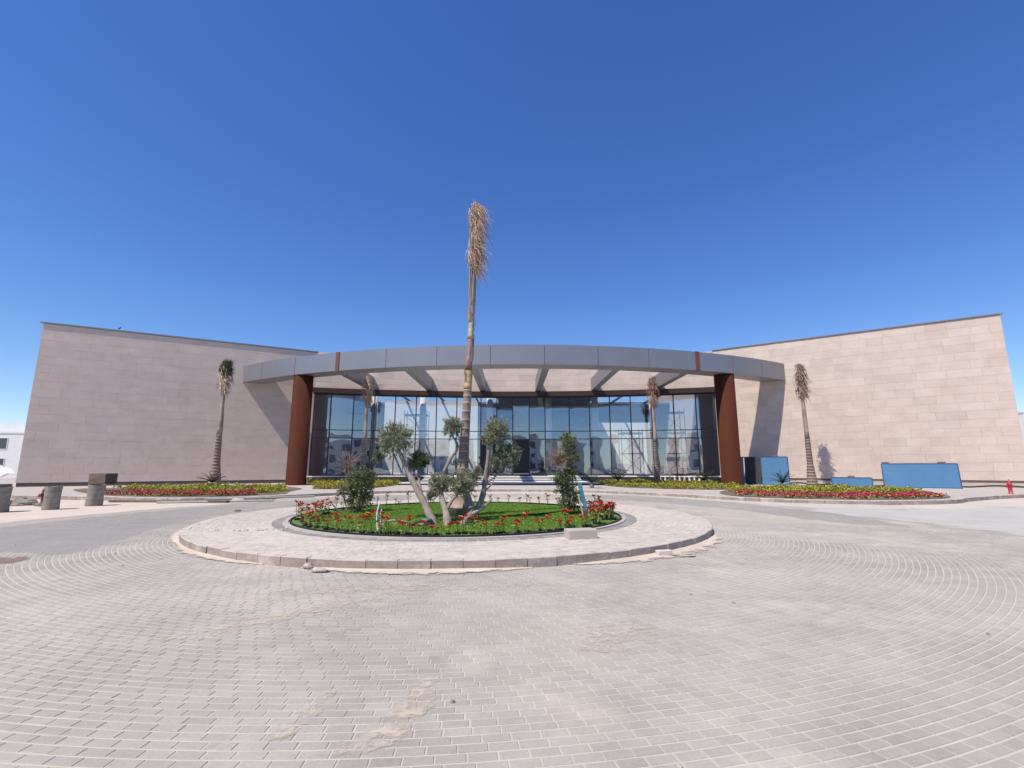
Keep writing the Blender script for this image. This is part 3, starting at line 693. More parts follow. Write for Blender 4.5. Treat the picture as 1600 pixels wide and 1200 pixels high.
# the tall palm in the middle of the island
def big_palm():
    bx, by, bz = -1.36, 13.3, .19
    t = empty('royal_palm', (bx, by, bz), 'tallest palm with bound dry crown in the middle of the island', 'palm tree')
    cl = [(0, 0), (.005, .57), (.0, 1.25), (.10, 3.48), (.16, 5.0), (.21, 6.74), (.24, 9.2)]
    def ax(z):
        for (x0, z0), (x1, z1) in zip(cl, cl[1:]):
            if z <= z1: return x0+(x1-x0)*(z-z0)/(z1-z0)
        return cl[-1][0]
    zr = [.0, .28, .60, .86, 1.10, 1.32, 1.54, 1.78, 2.0, 2.2, 2.42, 2.66, 2.9, 3.14, 3.34, 3.5]
    def rad(z): return np.interp(z, [0, .3, .62, .9, 1.4, 2.2, 3.5], [.36, .33, .205, .175, .150, .132, .110])
    q = MB(); pts = []; rr_ = []; tn = []
    for z0, z1 in zip(zr, zr[1:]):
        dk = .32 if z0 < .55 else .08 if z0 < 1.5 else -.12
        for z, kf, tone in ((z0, 1.0, dk+random.uniform(-.08, .08)), (z1-.045, .985, .0), (z1-.035, 1.03, .75 if z0 > .2 else .5), (z1-.005, 1.02, -.1)):
            pts.append((bx+ax(z), by, bz+z)); rr_.append(rad(z)*kf); tn.append(tone)
    q.tube(pts, rr_, 20, tones=tn); q.build('trunk', 'palm_trunk', t, smooth=True)
    for za, zb, mm in ((3.5, 4.1, 'sheath_ochre'), (4.06, 5.05, 'sheath_red'), (4.98, 5.75, 'sheath_green'), (5.65, 6.6, 'palm_shaft')):
        q = MB(); pts = []; rr_ = []; tn = []
        for i in range(8):
            z = za+(zb-za)*i/7; pts.append((bx+ax(z)+.008*math.sin(z*7), by, bz+z)); rr_.append(float(np.interp(z, [3.5, 4.0, 5.0, 6.0, 6.6], [.112, .102, .088, .072, .052]))+(.006 if i == 0 else 0)-.004*(i/7)); tn.append(random.uniform(-.2, .15))
        q.tube(pts, rr_, 16, tones=tn); q.build('crownshaft', mm, t, smooth=True)
    q = MB()   # torn edges of the leaf sheaths
    for z in (3.7, 4.3, 4.75, 5.2, 5.5):
        for _ in range(3):
            a = random.uniform(0, 6.28); d = Vector((math.cos(a), math.sin(a), 0)); p = Vector((bx+ax(z), by, bz+z))+d*.1
            q.ribbon([p, p+d*.02+Vector((0, 0, .2)), p+d*.05+Vector((0, 0, .42))], .09, d.cross(Vector((0, 0, 1))), random.uniform(-.4, .5))
    q.build('sheath', 'palm_shaft', t)
    q = MB()
    for i in range(9):
        a = i*.7; r0 = .06; z0 = 5.4+.1*i; d = Vector((math.cos(a), math.sin(a), 0)); f = random.uniform(.05, .11)
        q.tube([Vector((bx+ax(z), by, bz+z))+d*r_ for z, r_ in ((z0, .05), (6.3, f), (7.4, f*1.1), (8.6, f*1.5))], [.04, .03, .022, .008], 6, random.uniform(-.35, .15))
    q.build('frond_stalks', 'palm_shaft', t)
    for part, m, cnt in (('dead_fronds', 'frond_dead', 1300), ('dead_fronds', 'frond_brown', 520)):
        q = MB()
        for _ in range(cnt):
            z = random.uniform(7.15, 9.2); f = (z-7.15)/2.05; a = random.uniform(0, 6.28); d = Vector((math.cos(a), math.sin(a), 0))
            wmax = np.interp(f, [0, .15, .4, .5, .7, .88, 1], [.13, .26, .25, .15, .24, .31, .16])
            p = Vector((bx+ax(z)+.02, by, bz+z))+d*wmax*random.uniform(.1, .8); L = random.uniform(.25, .68); pp = [p]
            vel = Vector((random.uniform(-.22, .40), d.y*.3, random.uniform(-.2, .7)))
            for _s in range(6):
                p = p+vel*L/6; pp.append(p); vel = vel+Vector((random.uniform(-.12, .30), random.uniform(-.1, .1), -random.uniform(.15, .6)))+rv()*.16
            q.ribbon(pp, random.uniform(.012, .03), rv(), random.uniform(-.4, .35))
        q.build(part, m, t)
big_palm()

def crown(mb, c, r, n, L=.075, wd=.02, flat=.9, rough=.35, shoots=None):
    """olive foliage: leafy shoots spread through a ball with an uneven outline"""
    c = Vector(c); shoots = shoots or max(24, n//22)
    for _ in range(shoots):
        d = rv(); rr_ = r*(random.random()**.45)*(1+random.gauss(0, rough*.28))
        base_ = c+Vector((d.x, d.y, d.z*flat))*rr_*.72; sd = (d*.8+rv()*.6+Vector((0, 0, .35))).normalized(); sl_ = r*random.uniform(.25, .55)
        shade = random.uniform(-.3, .25)
        for k in range(n//shoots):
            p = base_+sd*sl_*random.random()+rv()*r*.04
            mb.leaf(p, (sd*.7+rv()*.9), L*random.uniform(.7, 1.25), wd*random.uniform(.8, 1.3), rv(), shade+random.uniform(-.22, .22))
def limbs(mb, *paths):
    for pts, r0, r1 in paths:
        c = catmull(pts, 5); m = len(c); mb.tube(c, [(r0+(r1-r0)*i/(m-1))*(1+random.uniform(-.16, .16)) for i in range(m)], 10, random.uniform(-.15, .1))
def twigs(mb, c, r, n, wd=.012, tone=0.):
    c = Vector(c)
    for _ in range(n):
        d = rv(); p = c+d*r*random.uniform(.0, .35)-Vector((0, 0, r*.3)); pp = [p]; v = (d+Vector((0, 0, .4)))*r*.28
        for _s in range(4): p = p+v; pp.append(p); v = v+rv()*r*.12
        mb.tube(pp, [wd, wd*.8, wd*.6, wd*.4, wd*.25], 4, tone+random.uniform(-.2, .2), cap=False)

def olive(loc, label, limb_list, crowns, leaf='olive_leaf', dead=(), dark=()):
    t = empty('olive_tree', loc, label, 'olive tree', 'clipped olive trees on the island')
    q = MB(); limbs(q, *limb_list); q.build('trunk', 'bark_olive', t, smooth=True)
    for c, r, n in crowns:
        q = MB(); crown(q, c, r*1.08, int(n*1.9)); q.build('crown', 'olive_dark' if (c in dark) else leaf, t)
        q = MB(); twigs(q, c, r, 14, .011); q.build('twigs', 'bark_olive', t)
    for c, r, n in dead:
        q = MB(); twigs(q, c, r, n, .008); twigs(q, c, r*.7, n//2, .01); q.build('dead_twigs', 'twig_dead', t)
    return t
olive((-1.80, 11.5, .17), 'thick trunked clipped olive leaning left, with one large ball of leaves', [
    ([(-1.80, 11.5, .12), (-2.0, 11.8, .42), (-2.30, 12.1, .85), (-2.62, 12.35, 1.32), (-2.85, 12.45, 1.75), (-3.0, 12.5, 2.0)], .108, .042),
    ([(-2.25, 12.1, .80), (-2.40, 12.5, 1.15), (-2.5, 12.8, 1.55)], .05, .025), ([(-2.7, 12.4, 1.45), (-2.85, 12.3, 1.8), (-3.2, 12.4, 2.2)], .035, .015)],
    [((-3.07, 12.5, 2.22), .44, 2600), ((-2.5, 12.9, 1.68), .28, 1300)], dark=((( -2.5, 12.9, 1.68)),))
olive((-1.47, 11.3, .17), 'low clipped olive before the palm trunk with paired balls of leaves', [
    ([(-1.47, 11.3, .12), (-1.56, 11.6, .42), (-1.74, 12.0, .78), (-1.80, 12.2, 1.05)], .105, .05), ([(-1.58, 11.7, .5), (-1.45, 12.0, .75), (-1.2, 12.2, 1.0)], .05, .025),
    ([(-1.78, 12.2, 1.0), (-1.80, 12.4, 1.3), (-1.62, 12.7, 1.75), (-1.47, 12.85, 2.02), (-1.56, 12.9, 2.3)], .055, .03), ([(-1.47, 12.85, 2.02), (-1.38, 12.9, 2.1)], .03, .02)],
    [((-1.80, 12.2, 1.10), .30, 1300), ((-1.25, 12.15, 1.08), .33, 1500), ((-1.62, 12.9, 2.56), .29, 1150), ((-1.98, 12.1, .82), .13, 220), ((-.95, 12.3, 1.35), .18, 320)])
olive((-1.15, 11.7, .17), 'pale stemmed forked olive right of the palm trunk with two upper balls', [
    ([(-1.22, 11.6, .12), (-1.08, 11.9, .30), (-.87, 12.3, .50), (-.74, 12.5, .85), (-.71, 12.6, 1.16), (-.66, 12.65, 1.55), (-.61, 12.7, 1.94), (-.48, 12.7, 2.3)], .10, .03),
    ([(-.72, 12.55, 1.05), (-.60, 12.7, 1.38), (-.45, 12.8, 1.6), (-.25, 12.9, 1.75)], .045, .02), ([(-.98, 12.0, .38), (-.72, 12.2, .52), (-.50, 12.3, .74)], .05, .022),
    ([(-.70, 12.6, 1.1), (-.40, 12.7, 1.32), (-.2, 12.8, 1.6)], .03, .015), ([(-.73, 12.5, .9), (-.55, 12.6, 1.05), (-.45, 12.7, 1.25)], .025, .01)],
    [((-.40, 12.7, 2.46), .36, 1500), ((-.16, 12.9, 1.80), .36, 1500), ((-.62, 12.8, 2.25), .2, 380), ((.02, 12.9, 2.0), .2, 350), ((-.45, 12.7, 1.62), .2, 320)])
olive((-4.72, 14.6, .17), 'bushy dark olive at the left of the lawn with bare twigs on top', [
    ([(-4.72, 14.6, .12), (-4.80, 14.6, .7), (-4.95, 14.7, 1.3), (-5.05, 14.7, 1.7)], .035, .015), ([(-4.62, 14.6, .12), (-4.55, 14.6, .7), (-4.5, 14.5, 1.1)], .04, .02),
    ([(-4.55, 14.6, .15), (-4.40, 14.65, .8), (-4.25, 14.7, 1.35), (-4.12, 14.7, 1.7)], .03, .015), ([(-4.85, 14.5, .12), (-5.0, 14.5, .6), (-5.1, 14.6, 1.1)], .025, .012), ([(-4.9, 14.2, .15), (-5.15, 14.1, .4), (-5.4, 14.2, .7)], .02, .01)],
    [((-4.50, 14.5, 1.12), .42, 2000), ((-4.62, 14.55, .55), .40, 1100), ((-4.12, 14.7, 1.78), .20, 420), ((-4.95, 14.5, .8), .22, 300), ((-4.3, 14.4, .6), .25, 420)], leaf='olive_dark',
    dead=[((-5.02, 14.7, 1.62), .42, 60)])
olive((1.62, 14.1, .17), 'bushy olive beside the blue post with a dry brown ball of twigs', [
    ([(1.68, 14.2, .12), (1.64, 14.1, .7), (1.60, 14.0, 1.4), (1.62, 14.0, 2.0)], .05, .02), ([(1.55, 14.1, .12), (1.45, 14.0, .8), (1.38, 13.9, 1.5)], .035, .02), ([(1.80, 14.1, .12), (1.78, 14.0, .8), (1.72, 14.0, 1.6)], .03, .015)],
    [((1.62, 14.0, 2.22), .27, 900), ((1.70, 14.0, 1.78), .24, 700), ((1.55, 14.0, .95), .36, 1100), ((1.72, 14.0, .55), .36, 1100), ((1.40, 13.9, 1.2), .22, 400), ((1.72, 14.0, 1.35), .22, 420)],
    leaf='olive_dark', dead=[((1.36, 13.9, 1.78), .33, 120)])

# red flowering plants round the lawn
def flower_proto(i):
    random.seed(100+i)
    t = empty('red_flower', (0, 0, 0)); H = .24+.05*(i % 4)
    q = MB(); tips = []
    for s in range(2+i % 2):
        a = random.uniform(0, 6.28); tip = Vector((.07*math.cos(a), .07*math.sin(a), H*random.uniform(.8, 1.05))); tips.append(tip); q.tube([(0, 0, -.02), tip*.5+rv()*.012, tip], [.009, .007, .005], 5)
    q.build('stem', 'leaf_bright', t)
    q = MB()
    for s in range(11):
        a = random.uniform(0, 6.28); z = H*random.uniform(.4, .95); q.leaf((0, 0, z), (math.cos(a), math.sin(a), random.uniform(-.1, .5)), random.uniform(.09, .16), .055, Vector((0, 0, 1))+rv()*.4, random.uniform(-.4, .35))
    q.build('leaves', 'leaf_bright', t)
    q = MB()
    for tip in tips:
        for s in range(12):
            a = s*2*math.pi/9+random.uniform(-.2, .2); q.leaf(tip+rv()*.012, (math.cos(a), math.sin(a), random.uniform(-.25, .8)), random.uniform(.05, .09), .042, Vector((0, 0, 1))+rv()*.5, random.uniform(-.35, .3))
    q.build('bloom', 'petal_red', t)
    q = MB(); q.lathe([(.05, -.03), (.065, .05), (.06, .055)], (0, 0, 0), 10); q.build('nursery_pot', 'plastic_black', t)
    return t
protos = [flower_proto(i) for i in range(5)]; random.seed(21)
LAB = [('right', 'red flowering plant in the crowded clump beside the stone block'), ('front', 'red flowering plant along the front edge of the lawn'), ('left', 'red flowering plant in the left bend of the lawn edge'), ('back', 'red flowering plant along the far edge of the lawn')]
GRP = {'right': 'red flowers in the right bend', 'front': 'red flowers along the front edge', 'left': 'red flowers in the left bend', 'back': 'red flowers along the far edge'}
used = [False]*5
def plant_flower(a, r, sc):
    deg = math.degrees(a) % 360
    side = 'right' if (deg > 312 or deg < 25) else 'front' if deg > 222 else 'left' if deg > 150 else 'back'
    lab = dict(LAB)[side]
    k = random.randrange(5); x, y = IC[0]+r*math.cos(a), IC[1]+r*math.sin(a)
    o = protos[k]
    if used[k]: o = copy_tree(protos[k])
    used[k] = True
    o.location = (x, y, lawn_z(x, y)-.005); o.rotation_euler = (0, 0, random.uniform(0, 6.28)); o.scale = (sc, sc, sc*random.uniform(.85, 1.2))
    tag(o, lab, 'flower', GRP[side])
for k in range(46): plant_flower(R(218+k*96/46+random.uniform(-.9, .9)), random.uniform(4.12, 4.38), random.uniform(.7, 1.1))
for k in range(26): plant_flower(R(312+random.uniform(0, 62)), random.uniform(3.75, 4.38), random.uniform(.95, 1.3))
for k in range(18): plant_flower(R(150+random.uniform(0, 70)), random.uniform(3.75, 4.38), random.uniform(.9, 1.25))
for k in range(26): plant_flower(R(30+k*120/26+random.uniform(-2, 2)), random.uniform(4.0, 4.35), random.uniform(.65, 1.0))

# planting beds before the building
def inside(x, y, poly):
    c = False; n_ = len(poly)
    for i in range(n_):
        (x0, y0), (x1, y1) = poly[i], poly[(i+1) % n_]
        if (y0 > y) != (y1 > y) and x < (x1-x0)*(y-y0)/(y1-y0)+x0: c = not c
    return c
def bed(poly, name='soil'):
    c = catmull(poly, 6, True); q = MB(); q.add([(x, y, .145) for x, y in c], [tuple(range(len(c)))]); q.build(name, 'soil', kind='structure'); return c
def cover(poly, n, m, name, label, cat, hmin, hmax, wl, flowers=None, clump=.12, z=.14):
    q = MB(); fl = MB(); xs_ = [p[0] for p in poly]; ys_ = [p[1] for p in poly]; k = 0; tries = 0
    while k < n and tries < n*20:
        tries += 1
        x, y = random.uniform(min(xs_), max(xs_)), random.uniform(min(ys_), max(ys_))
        if not inside(x, y, poly): continue
        if math.sin(x*2.9+math.sin(y*2.3))*math.sin(y*2.6+math.cos(x*1.7)) < -clump: continue
        k += 1; h = .75*random.uniform(hmin, hmax)*(1+.4*math.sin(x*1.3+y)*math.sin(2.1*y-x)); sh = random.uniform(-.35, .3)
        for s in range(9):
            a = random.uniform(0, 6.28); p = Vector((x+random.gauss(0, .07), y+random.gauss(0, .07), z+h*random.uniform(.1, 1)))
            q.leaf(p, (math.cos(a), math.sin(a), random.uniform(-.1, .9)), wl*random.uniform(.7, 1.3), wl*.5, rv()+Vector((0, 0, 1)), sh+random.uniform(-.25, .25))
        if flowers:
            for s in range(4):
                p = Vector((x+random.gauss(0, .06), y+random.gauss(0, .06), z+h*random.uniform(.8, 1.15)))
                for u in range(3): fl.leaf(p+rv()*.02, rv()+Vector((0, 0, .6)), .07, .06, rv(), random.uniform(-.35, .3))
    q.build(name, m, label=label, cat=cat, kind='stuff')
    if flowers: fl.build('flower_heads', flowers, label='flower heads: '+label, cat='flowers', kind='stuff')
bedL = bed([(-20.6, 24.2), (-16.4, 22.5), (-13.6, 22.6), (-11.7, 24.6), (-12.4, 27), (-13.5, 31), (-17, 33.6), (-24, 32), (-27, 30)])
bedLM = bed([(-14.3, 35.4), (-12.6, 30.6), (-10.6, 30.2), (-8.8, 32.5), (-8.9, 40.5), (-12, 41.5), (-15, 40.6), (-17, 38.5)])
bedR = bed([(10.6, 23.2), (12.4, 21.4), (15.4, 20.6), (18.6, 21.2), (20.4, 22.6), (22, 25), (24, 29), (20, 31.6), (15, 31), (11.6, 27)])
bedRM = bed([(7.0, 34), (9.6, 30.4), (13, 29.4), (15.2, 32), (15.4, 37), (15, 40.3), (12, 41.4), (7.4, 41.6)])
cover([(-20.4, 24.3), (-16.2, 22.8), (-13.9, 22.9), (-12.3, 24.2), (-14, 24.6), (-17, 24.6), (-20, 25.8)], 620, 'leaf_bright', 'ground_cover', 'pink flowering edging in front of the shaded wall', 'flowers', .10, .22, .10, 'petal_pink')
cover([(-20, 26.2), (-17, 25), (-14, 25.0), (-12.3, 25.4), (-13, 28), (-15, 31.5), (-21, 31.6), (-25, 30.3)], 900, 'leaf_yellow', 'ground_cover', 'yellow green ground cover in front of the shaded wall', 'shrubs', .16, .38, .15)
cover(bedLM, 1000, 'leaf_yellow', 'ground_cover', 'yellow green ground cover beside the left rust column', 'shrubs', .2, .48, .16)
cover([(10.8, 23.3), (12.5, 21.6), (15.4, 20.8), (18.5, 21.4), (20.2, 22.6), (18, 23.4), (14, 23.2), (11.6, 24.6)], 720, 'leaf_bright', 'ground_cover', 'pink flowering edging in front of the sunlit wall', 'flowers', .10, .22, .10, 'petal_pink')
cover([(11.8, 25), (14, 23.6), (18, 23.8), (20.6, 23.6), (22.8, 28), (19.6, 30.8), (15.2, 30.4), (12, 27)], 900, 'leaf_yellow', 'ground_cover', 'yellow green ground cover in front of the sunlit wall', 'shrubs', .16, .36, .15)
cover(bedRM, 1000, 'leaf_yellow', 'ground_cover', 'yellow green ground cover beside the right rust column', 'shrubs', .16, .38, .15)

def cycad(loc, s, label):
    t = empty('cycad', loc, label, 'cycad', 'cycads in the planting beds')
    q = MB(); q.lathe([(.10*s, 0), (.13*s, .08*s), (.10*s, .2*s), (.05*s, .26*s)], loc, 10); q.build('trunk', 'twig_dead', t)
    q = MB(); lo = Vector(loc)
    for i in range(26):
        a = i*2.399; el = random.uniform(.35, 1.25); d = Vector((math.cos(a)*math.cos(el), math.sin(a)*math.cos(el), math.sin(el))); p = lo+Vector((0, 0, .28*s)); L = s*random.uniform(.75, 1.05); v = d*L/7; side = d.cross(Vector((0, 0, 1))).normalized()
        for k in range(7):
            p2 = p+v; v = v+Vector((0, 0, -.011*s)); q.tube([p, p2], [.01*s, .008*s], 3, cap=False)
            for sg in (-1, 1):
                for j in (0, .5): q.leaf(p.lerp(p2, j), side*sg+v.normalized()*.7+Vector((0, 0, .15)), .17*s*(1-.08*k), .022*s, Vector((0, 0, 1)), random.uniform(-.3, .3))
            p = p2
    q.build('fronds', 'cycad_leaf', t)
cycad((-19.6, 31.6, .14), 1.2, 'dark green cycad before the shaded wall by the green headed palm')
cycad((5.2, 31.5, .14), 1.15, 'yellowish cycad at the right end of the entrance steps')
cycad((7.9, 36.0, .14), 1.35, 'dark cycad before the glass near the entrance steps')
cycad((13.6, 34.2, .14), 1.3, 'dark cycad before the white balusters')
cycad((16.9, 30.2, .14), 1.2, 'dark cycad in front of the tall blue panel stack')

# ------------------------------------------------------------------ things in the forecourt
# white balusters by the right end of the glass
for i in range(11):
    x = 12.35+i*.37; y = garc(x)-1.6-.03*i
    q = MB(); q.lathe([(.09, .14), (.09, .20), (.05, .23), (.10, .36), (.055, .52), (.05, .56), (.09, .60), (.09, .68)], (x, y, 0), 12)
    q.build('baluster', 'white_paint', smooth=True, origin=(x, y, .14), label='short white turned baluster in the row beside the right rust column', cat='baluster', group='white balusters at the foot of the glass')
# concrete block on the island
t = MB(); a = R(14); d = Vector((math.cos(a), math.sin(a), 0)); n_ = Vector((-d.y, d.x, 0))
t.obox((1.36, 9.75, .235), d*.29, n_*.16, (0, 0, .085), 0, .012); t.build('concrete_block', 'concrete', origin=(1.36, 9.75, .15), label='loose pale kerb block lying on the island paving', cat='block')
# blue post
t = empty('post', (2.0, 13.3, .17), 'leaning blue painted plank stuck in the lawn', 'post')
q = MB(); p0, p1 = Vector((2.08, 13.35, .12)), Vector((1.84, 13.2, 1.10)); d = (p1-p0).normalized(); sd = d.cross(Vector((0, 1, 0))).normalized(); q.obox((p0+p1)/2, sd*.05, sd.cross(d)*.018, d*(p1-p0).length/2); q.build('plank', 'blue_post', t)
q = MB(); q.obox((p0+p1)/2+sd*.075+Vector((0, .03, -.15)), sd*.02, sd.cross(d)*.015, d*.36); q.build('batten', 'pipe_white', t)
# hoses and pipes
t = empty('irrigation_pipe', (-2.9, 10.9, .2), 'white irrigation pipes sticking up from the front of the lawn', 'pipe')
for pts, r_ in (([(-2.86, 10.5, .12), (-2.93, 10.6, .5), (-2.90, 10.7, .78)], .016), ([(-2.80, 10.5, .12), (-2.85, 10.6, .45), (-2.83, 10.6, .62)], .014), ([(-2.78, 10.55, .12), (-2.80, 10.6, .35), (-2.72, 10.6, .42)], .014)):
    q = MB(); q.tube(catmull(pts, 5), r_, 7); q.build('standpipe', 'pipe_white', t, smooth=True)
q = MB(); q.tube(catmull([(-2.85, 10.5, .22), (-2.72, 10.7, .36), (-2.45, 11.0, .33), (-2.25, 11.3, .2)], 6), .018, 8); q.build('hose', 'pipe_white', t, smooth=True)
t = empty('bucket_lid', (-2.05, 11.45, .2), 'dark teal round cover lying on the lawn by the olive trunks', 'cover')
q = MB(); q.lathe([(.24, .18), (.25, .21), (.2, .25), (.1, .275), (.03, .28)], (-2.05, 11.45, .02), 20); q.build('cover', 'plastic_black', t, smooth=True)
q = MB(); q.lathe([(.14, .0), (.13, .05), (.05, .06)], (-2.0, 11.45, .285), 16); q.build('cap', 'teal', t, smooth=True)
q = MB(); q.tube(catmull([(-.9, 12.9, .215), (.2, 13.3, .225), (1.0, 14.0, .22), (1.5, 14.6, .215)], 8), .022, 7); q.build('palm_shadow_line', 'plastic_black', origin=(0, 13.3, .2), label='thin black strand standing in for the palm trunk shadow across the lawn', cat='hose')  # black strand on the grass stands in for the palm trunk's cast shadow
# loose stones
def rock(loc, sx, sy, sz, m, label, cat='stone', group=None, seed=0, name='loose_stone'):
    rs = random.Random(seed); q = MB(); n1, n2 = 7, 10; k = 0
    for i in range(n1+1):
        th = math.pi*i/n1
        for j in range(n2):
            ph = 2*math.pi*j/n2; f = 1+rs.uniform(-.22, .22); pz = math.cos(th)
            q.v.append((loc[0]+sx*f*math.sin(th)*math.cos(ph), loc[1]+sy*f*math.sin(th)*math.sin(ph), loc[2]+sz*.8*max(-.9, pz)*f))
    for i in range(n1):
        for j in range(n2): q.f.append((i*n2+j, (i+1)*n2+j, (i+1)*n2+(j+1) % n2, i*n2+(j+1) % n2)); q.t.append(0)
    return q.build(name, m, origin=loc, label=label, cat=cat, group=group)
rock((-3.12, 7.62, .04), .07, .06, .06, 'rock', 'round pebble at the left front of the island kerb', seed=1)
rock((-2.84, 7.38, .03), .13, .07, .04, 'rock', 'flat brown stone chip left of the island front', seed=2)
rock((2.97, 8.62, .03), .2, .09, .04, 'rock', 'flattened brown lump in the sand right of the island kerb', seed=3)
rock((-12.16, 21.6, .05), .3, .2, .12, 'rock', 'rubble lump lying by the left road kerb near the planks', seed=4)
rock((-11.2, 22.4, .08), .25, .18, .14, 'old_concrete', 'grey rubble lump on the left road kerb', seed=5)
rock((-9.5, 16.9, .03), .12, .08, .05, 'old_concrete', 'dark stone lying alone on the left roadway', seed=6)
rock((-19.6, 19.5, .08), .55, .4, .25, 'old_concrete', 'heap of dark rubble behind the concrete drums', 'rubble', seed=7, name='rubble_heap')
rock((-18.5, 19.2, .05), .3, .2, .14, 'old_concrete', 'small dark rubble lump between the concrete drums', 'rubble', seed=8, name='rubble_heap')
t = MB(); t.obox((2.66, 8.66, .05), (.13, .03, 0), (-.015, .06, 0), (0, 0, .05), .3, .01); t.build('paving_stone', 'concrete', origin=(2.66, 8.66, 0), label='white loose block against the right island kerb', cat='block')
for i in range(30):
    a = R(random.uniform(200, 340)); r_ = random.uniform(6.85, 11.8); x, y = IC[0]+r_*math.cos(a), IC[1]+r_*math.sin(a)
    rock((x, y, .004), random.uniform(.01, .022), random.uniform(.01, .02), .012, 'old_concrete' if i % 2 else 'rock', 'tiny pebble lying on the grey pavers', 'pebble', 'pebbles scattered on the pavers', seed=40+i, name='pebble')
for i in range(14):
    x, y = -5.7+random.gauss(0, .35), 10.9+random.gauss(0, .12)
    rock((x, y, .155), random.uniform(.02, .05), random.uniform(.02, .04), .025, 'pale_paver', 'crumb of pale rubble on the left of the island paving', 'rubble', 'rubble crumbs on the island paving', seed=90+i, name='rubble_crumb')

# concrete drums at the left edge
def drum(x, y, h, r_, label, tilt=0.):
    t = empty('concrete_drum', (x, y, 0), label, 'drum', 'rough concrete drums at the roadside')
    q = MB(); n1, n2 = 12, 26; rs = random.Random(int(x*100+y*10))
    for i in range(n1+1):
        z = h*i/n1
        for j in range(n2):
            a = 2*math.pi*j/n2; rr_ = r_*(1+.03*math.sin(7*z+2*a)+rs.uniform(-.014, .014)+.04*math.sin(a+1)*(1-z/h)); q.v.append((x+rr_*math.cos(a)+tilt*z, y+rr_*math.sin(a), z-.02+(.02*math.sin(2*a) if i == n1 else 0)))
    for i in range(n1):
        for j in range(n2): q.f.append((i*n2+j, i*n2+(j+1) % n2, (i+1)*n2+(j+1) % n2, (i+1)*n2+j)); q.t.append(rs.uniform(-.08, .08)+(-.12 if i % 3 == 0 else 0))
    q.build('shell', 'old_concrete', t, smooth=True)
    q = MB(); q.lathe([(r_*.93, h-.09), (r_*.9, h-.07)], (x+tilt*h, y, 0), 20); q.build('fill', 'sand', t)
drum(-16.62, 17.55, .84, .235, 'middle one of three rough concrete drums by the sand', .03)
drum(-16.5, 19.2, .84, .27, 'rightmost rough concrete drum, nearest the flower bed', .06)
drum(-17.45, 16.5, .86, .30, 'leftmost rough concrete drum with a white sheet above it', .02)
# white sheeting on the left drum
q = MB(); nx, ny = 16, 12; rs = random.Random(5)
for i in range(nx+1):
    for j in range(ny+1):
        u, v_ = i/nx, j/ny; q.v.append((-23.2+3.1*u+.05*math.sin(9*v_), 20.6-1.1*u-.9*v_, .80+.75*(1-v_)*(1.15-.35*u)+.09*math.sin(11*u+5*v_)+.05*math.sin(23*u-9*v_)+rs.uniform(-.012, .012)))
for i in range(nx):
    for j in range(ny): k = i*(ny+1)+j; q.f.append((k, k+1, k+ny+2, k+ny+1)); q.t.append(0)
o = q.build('plastic_sheet', 'tarp', smooth=True, origin=(-18, 17, 0), label='crumpled white plastic sheet over the load behind the left drum', cat='sheet')
q = MB(); q.box(-25.4, 20.2, 0, -22.3, 21.6, .76); q.build('crate_stack', 'wood', origin=(-21.8, 20.7, 0), label='low stack under the white plastic sheet at the left edge', cat='stack')
# open wooden trough
t = empty('trough', (-23.4, 27.9, .13), 'dark open wooden trough standing before the shaded wall', 'trough')
x0, y0 = -24.2, 27.6
for nm, bx_ in (('side', (x0, y0, .55, x0+.95, y0+.05, 1.12)), ('side', (x0, y0+.8, .55, x0+.95, y0+.85, 1.12)), ('end', (x0, y0+.052, .55, x0+.05, y0+.798, 1.12)), ('end', (x0+.9, y0+.052, .55, x0+.95, y0+.798, 1.12)), ('bottom', (x0+.05, y0+.05, .5, x0+.9, y0+.8, .548)), ('leg', (x0+.05, y0+.06, .13, x0+.2, y0+.2, .498)), ('leg', (x0+.75, y0+.06, .13, x0+.9, y0+.2, .498))):
    q = MB(); q.box(*bx_); q.build(nm, 'wood', t)

def hydrant(x, y, z, s, m, label):
    t = empty('fire_hydrant', (x, y, z), label, 'fire hydrant')
    q = MB(); q.lathe([(.13, 0), (.13, .04), (.085, .06), (.08, .45), (.105, .47), (.105, .52), (.09, .54), (.085, .62), (.06, .68), (.03, .72), (.025, .78)], (x, y, z), 16); q.v = [(x+(a-x)*s, y+(b_-y)*s, z+(c-z)*s) for a, b_, c in q.v]; q.build('barrel', m, t, smooth=True)
    for dx, dy in ((1, 0), (-1, 0), (0, -1)):
        q = MB(); q.tube([(x, y, z+.42*s), (x+dx*.13*s, y+dy*.13*s, z+.42*s), (x+dx*.14*s, y+dy*.14*s, z+.42*s), (x+dx*.19*s, y+dy*.19*s, z+.42*s)], [.05*s, .05*s, .065*s, .065*s], 10); q.build('outlet', m, t)
    q = MB(); q.lathe([(.15*s, 0), (.15*s, .03*s)], (x, y, z), 12); q.build('flange', m, t)
hydrant(25.6, 24.9, .1, 1.0, 'red_paint', 'bright red fire hydrant at the right end of the kerb')
hydrant(-18.3, 19.0, 0, .98, 'maroon_paint', 'dull maroon fire hydrant behind the concrete drums')
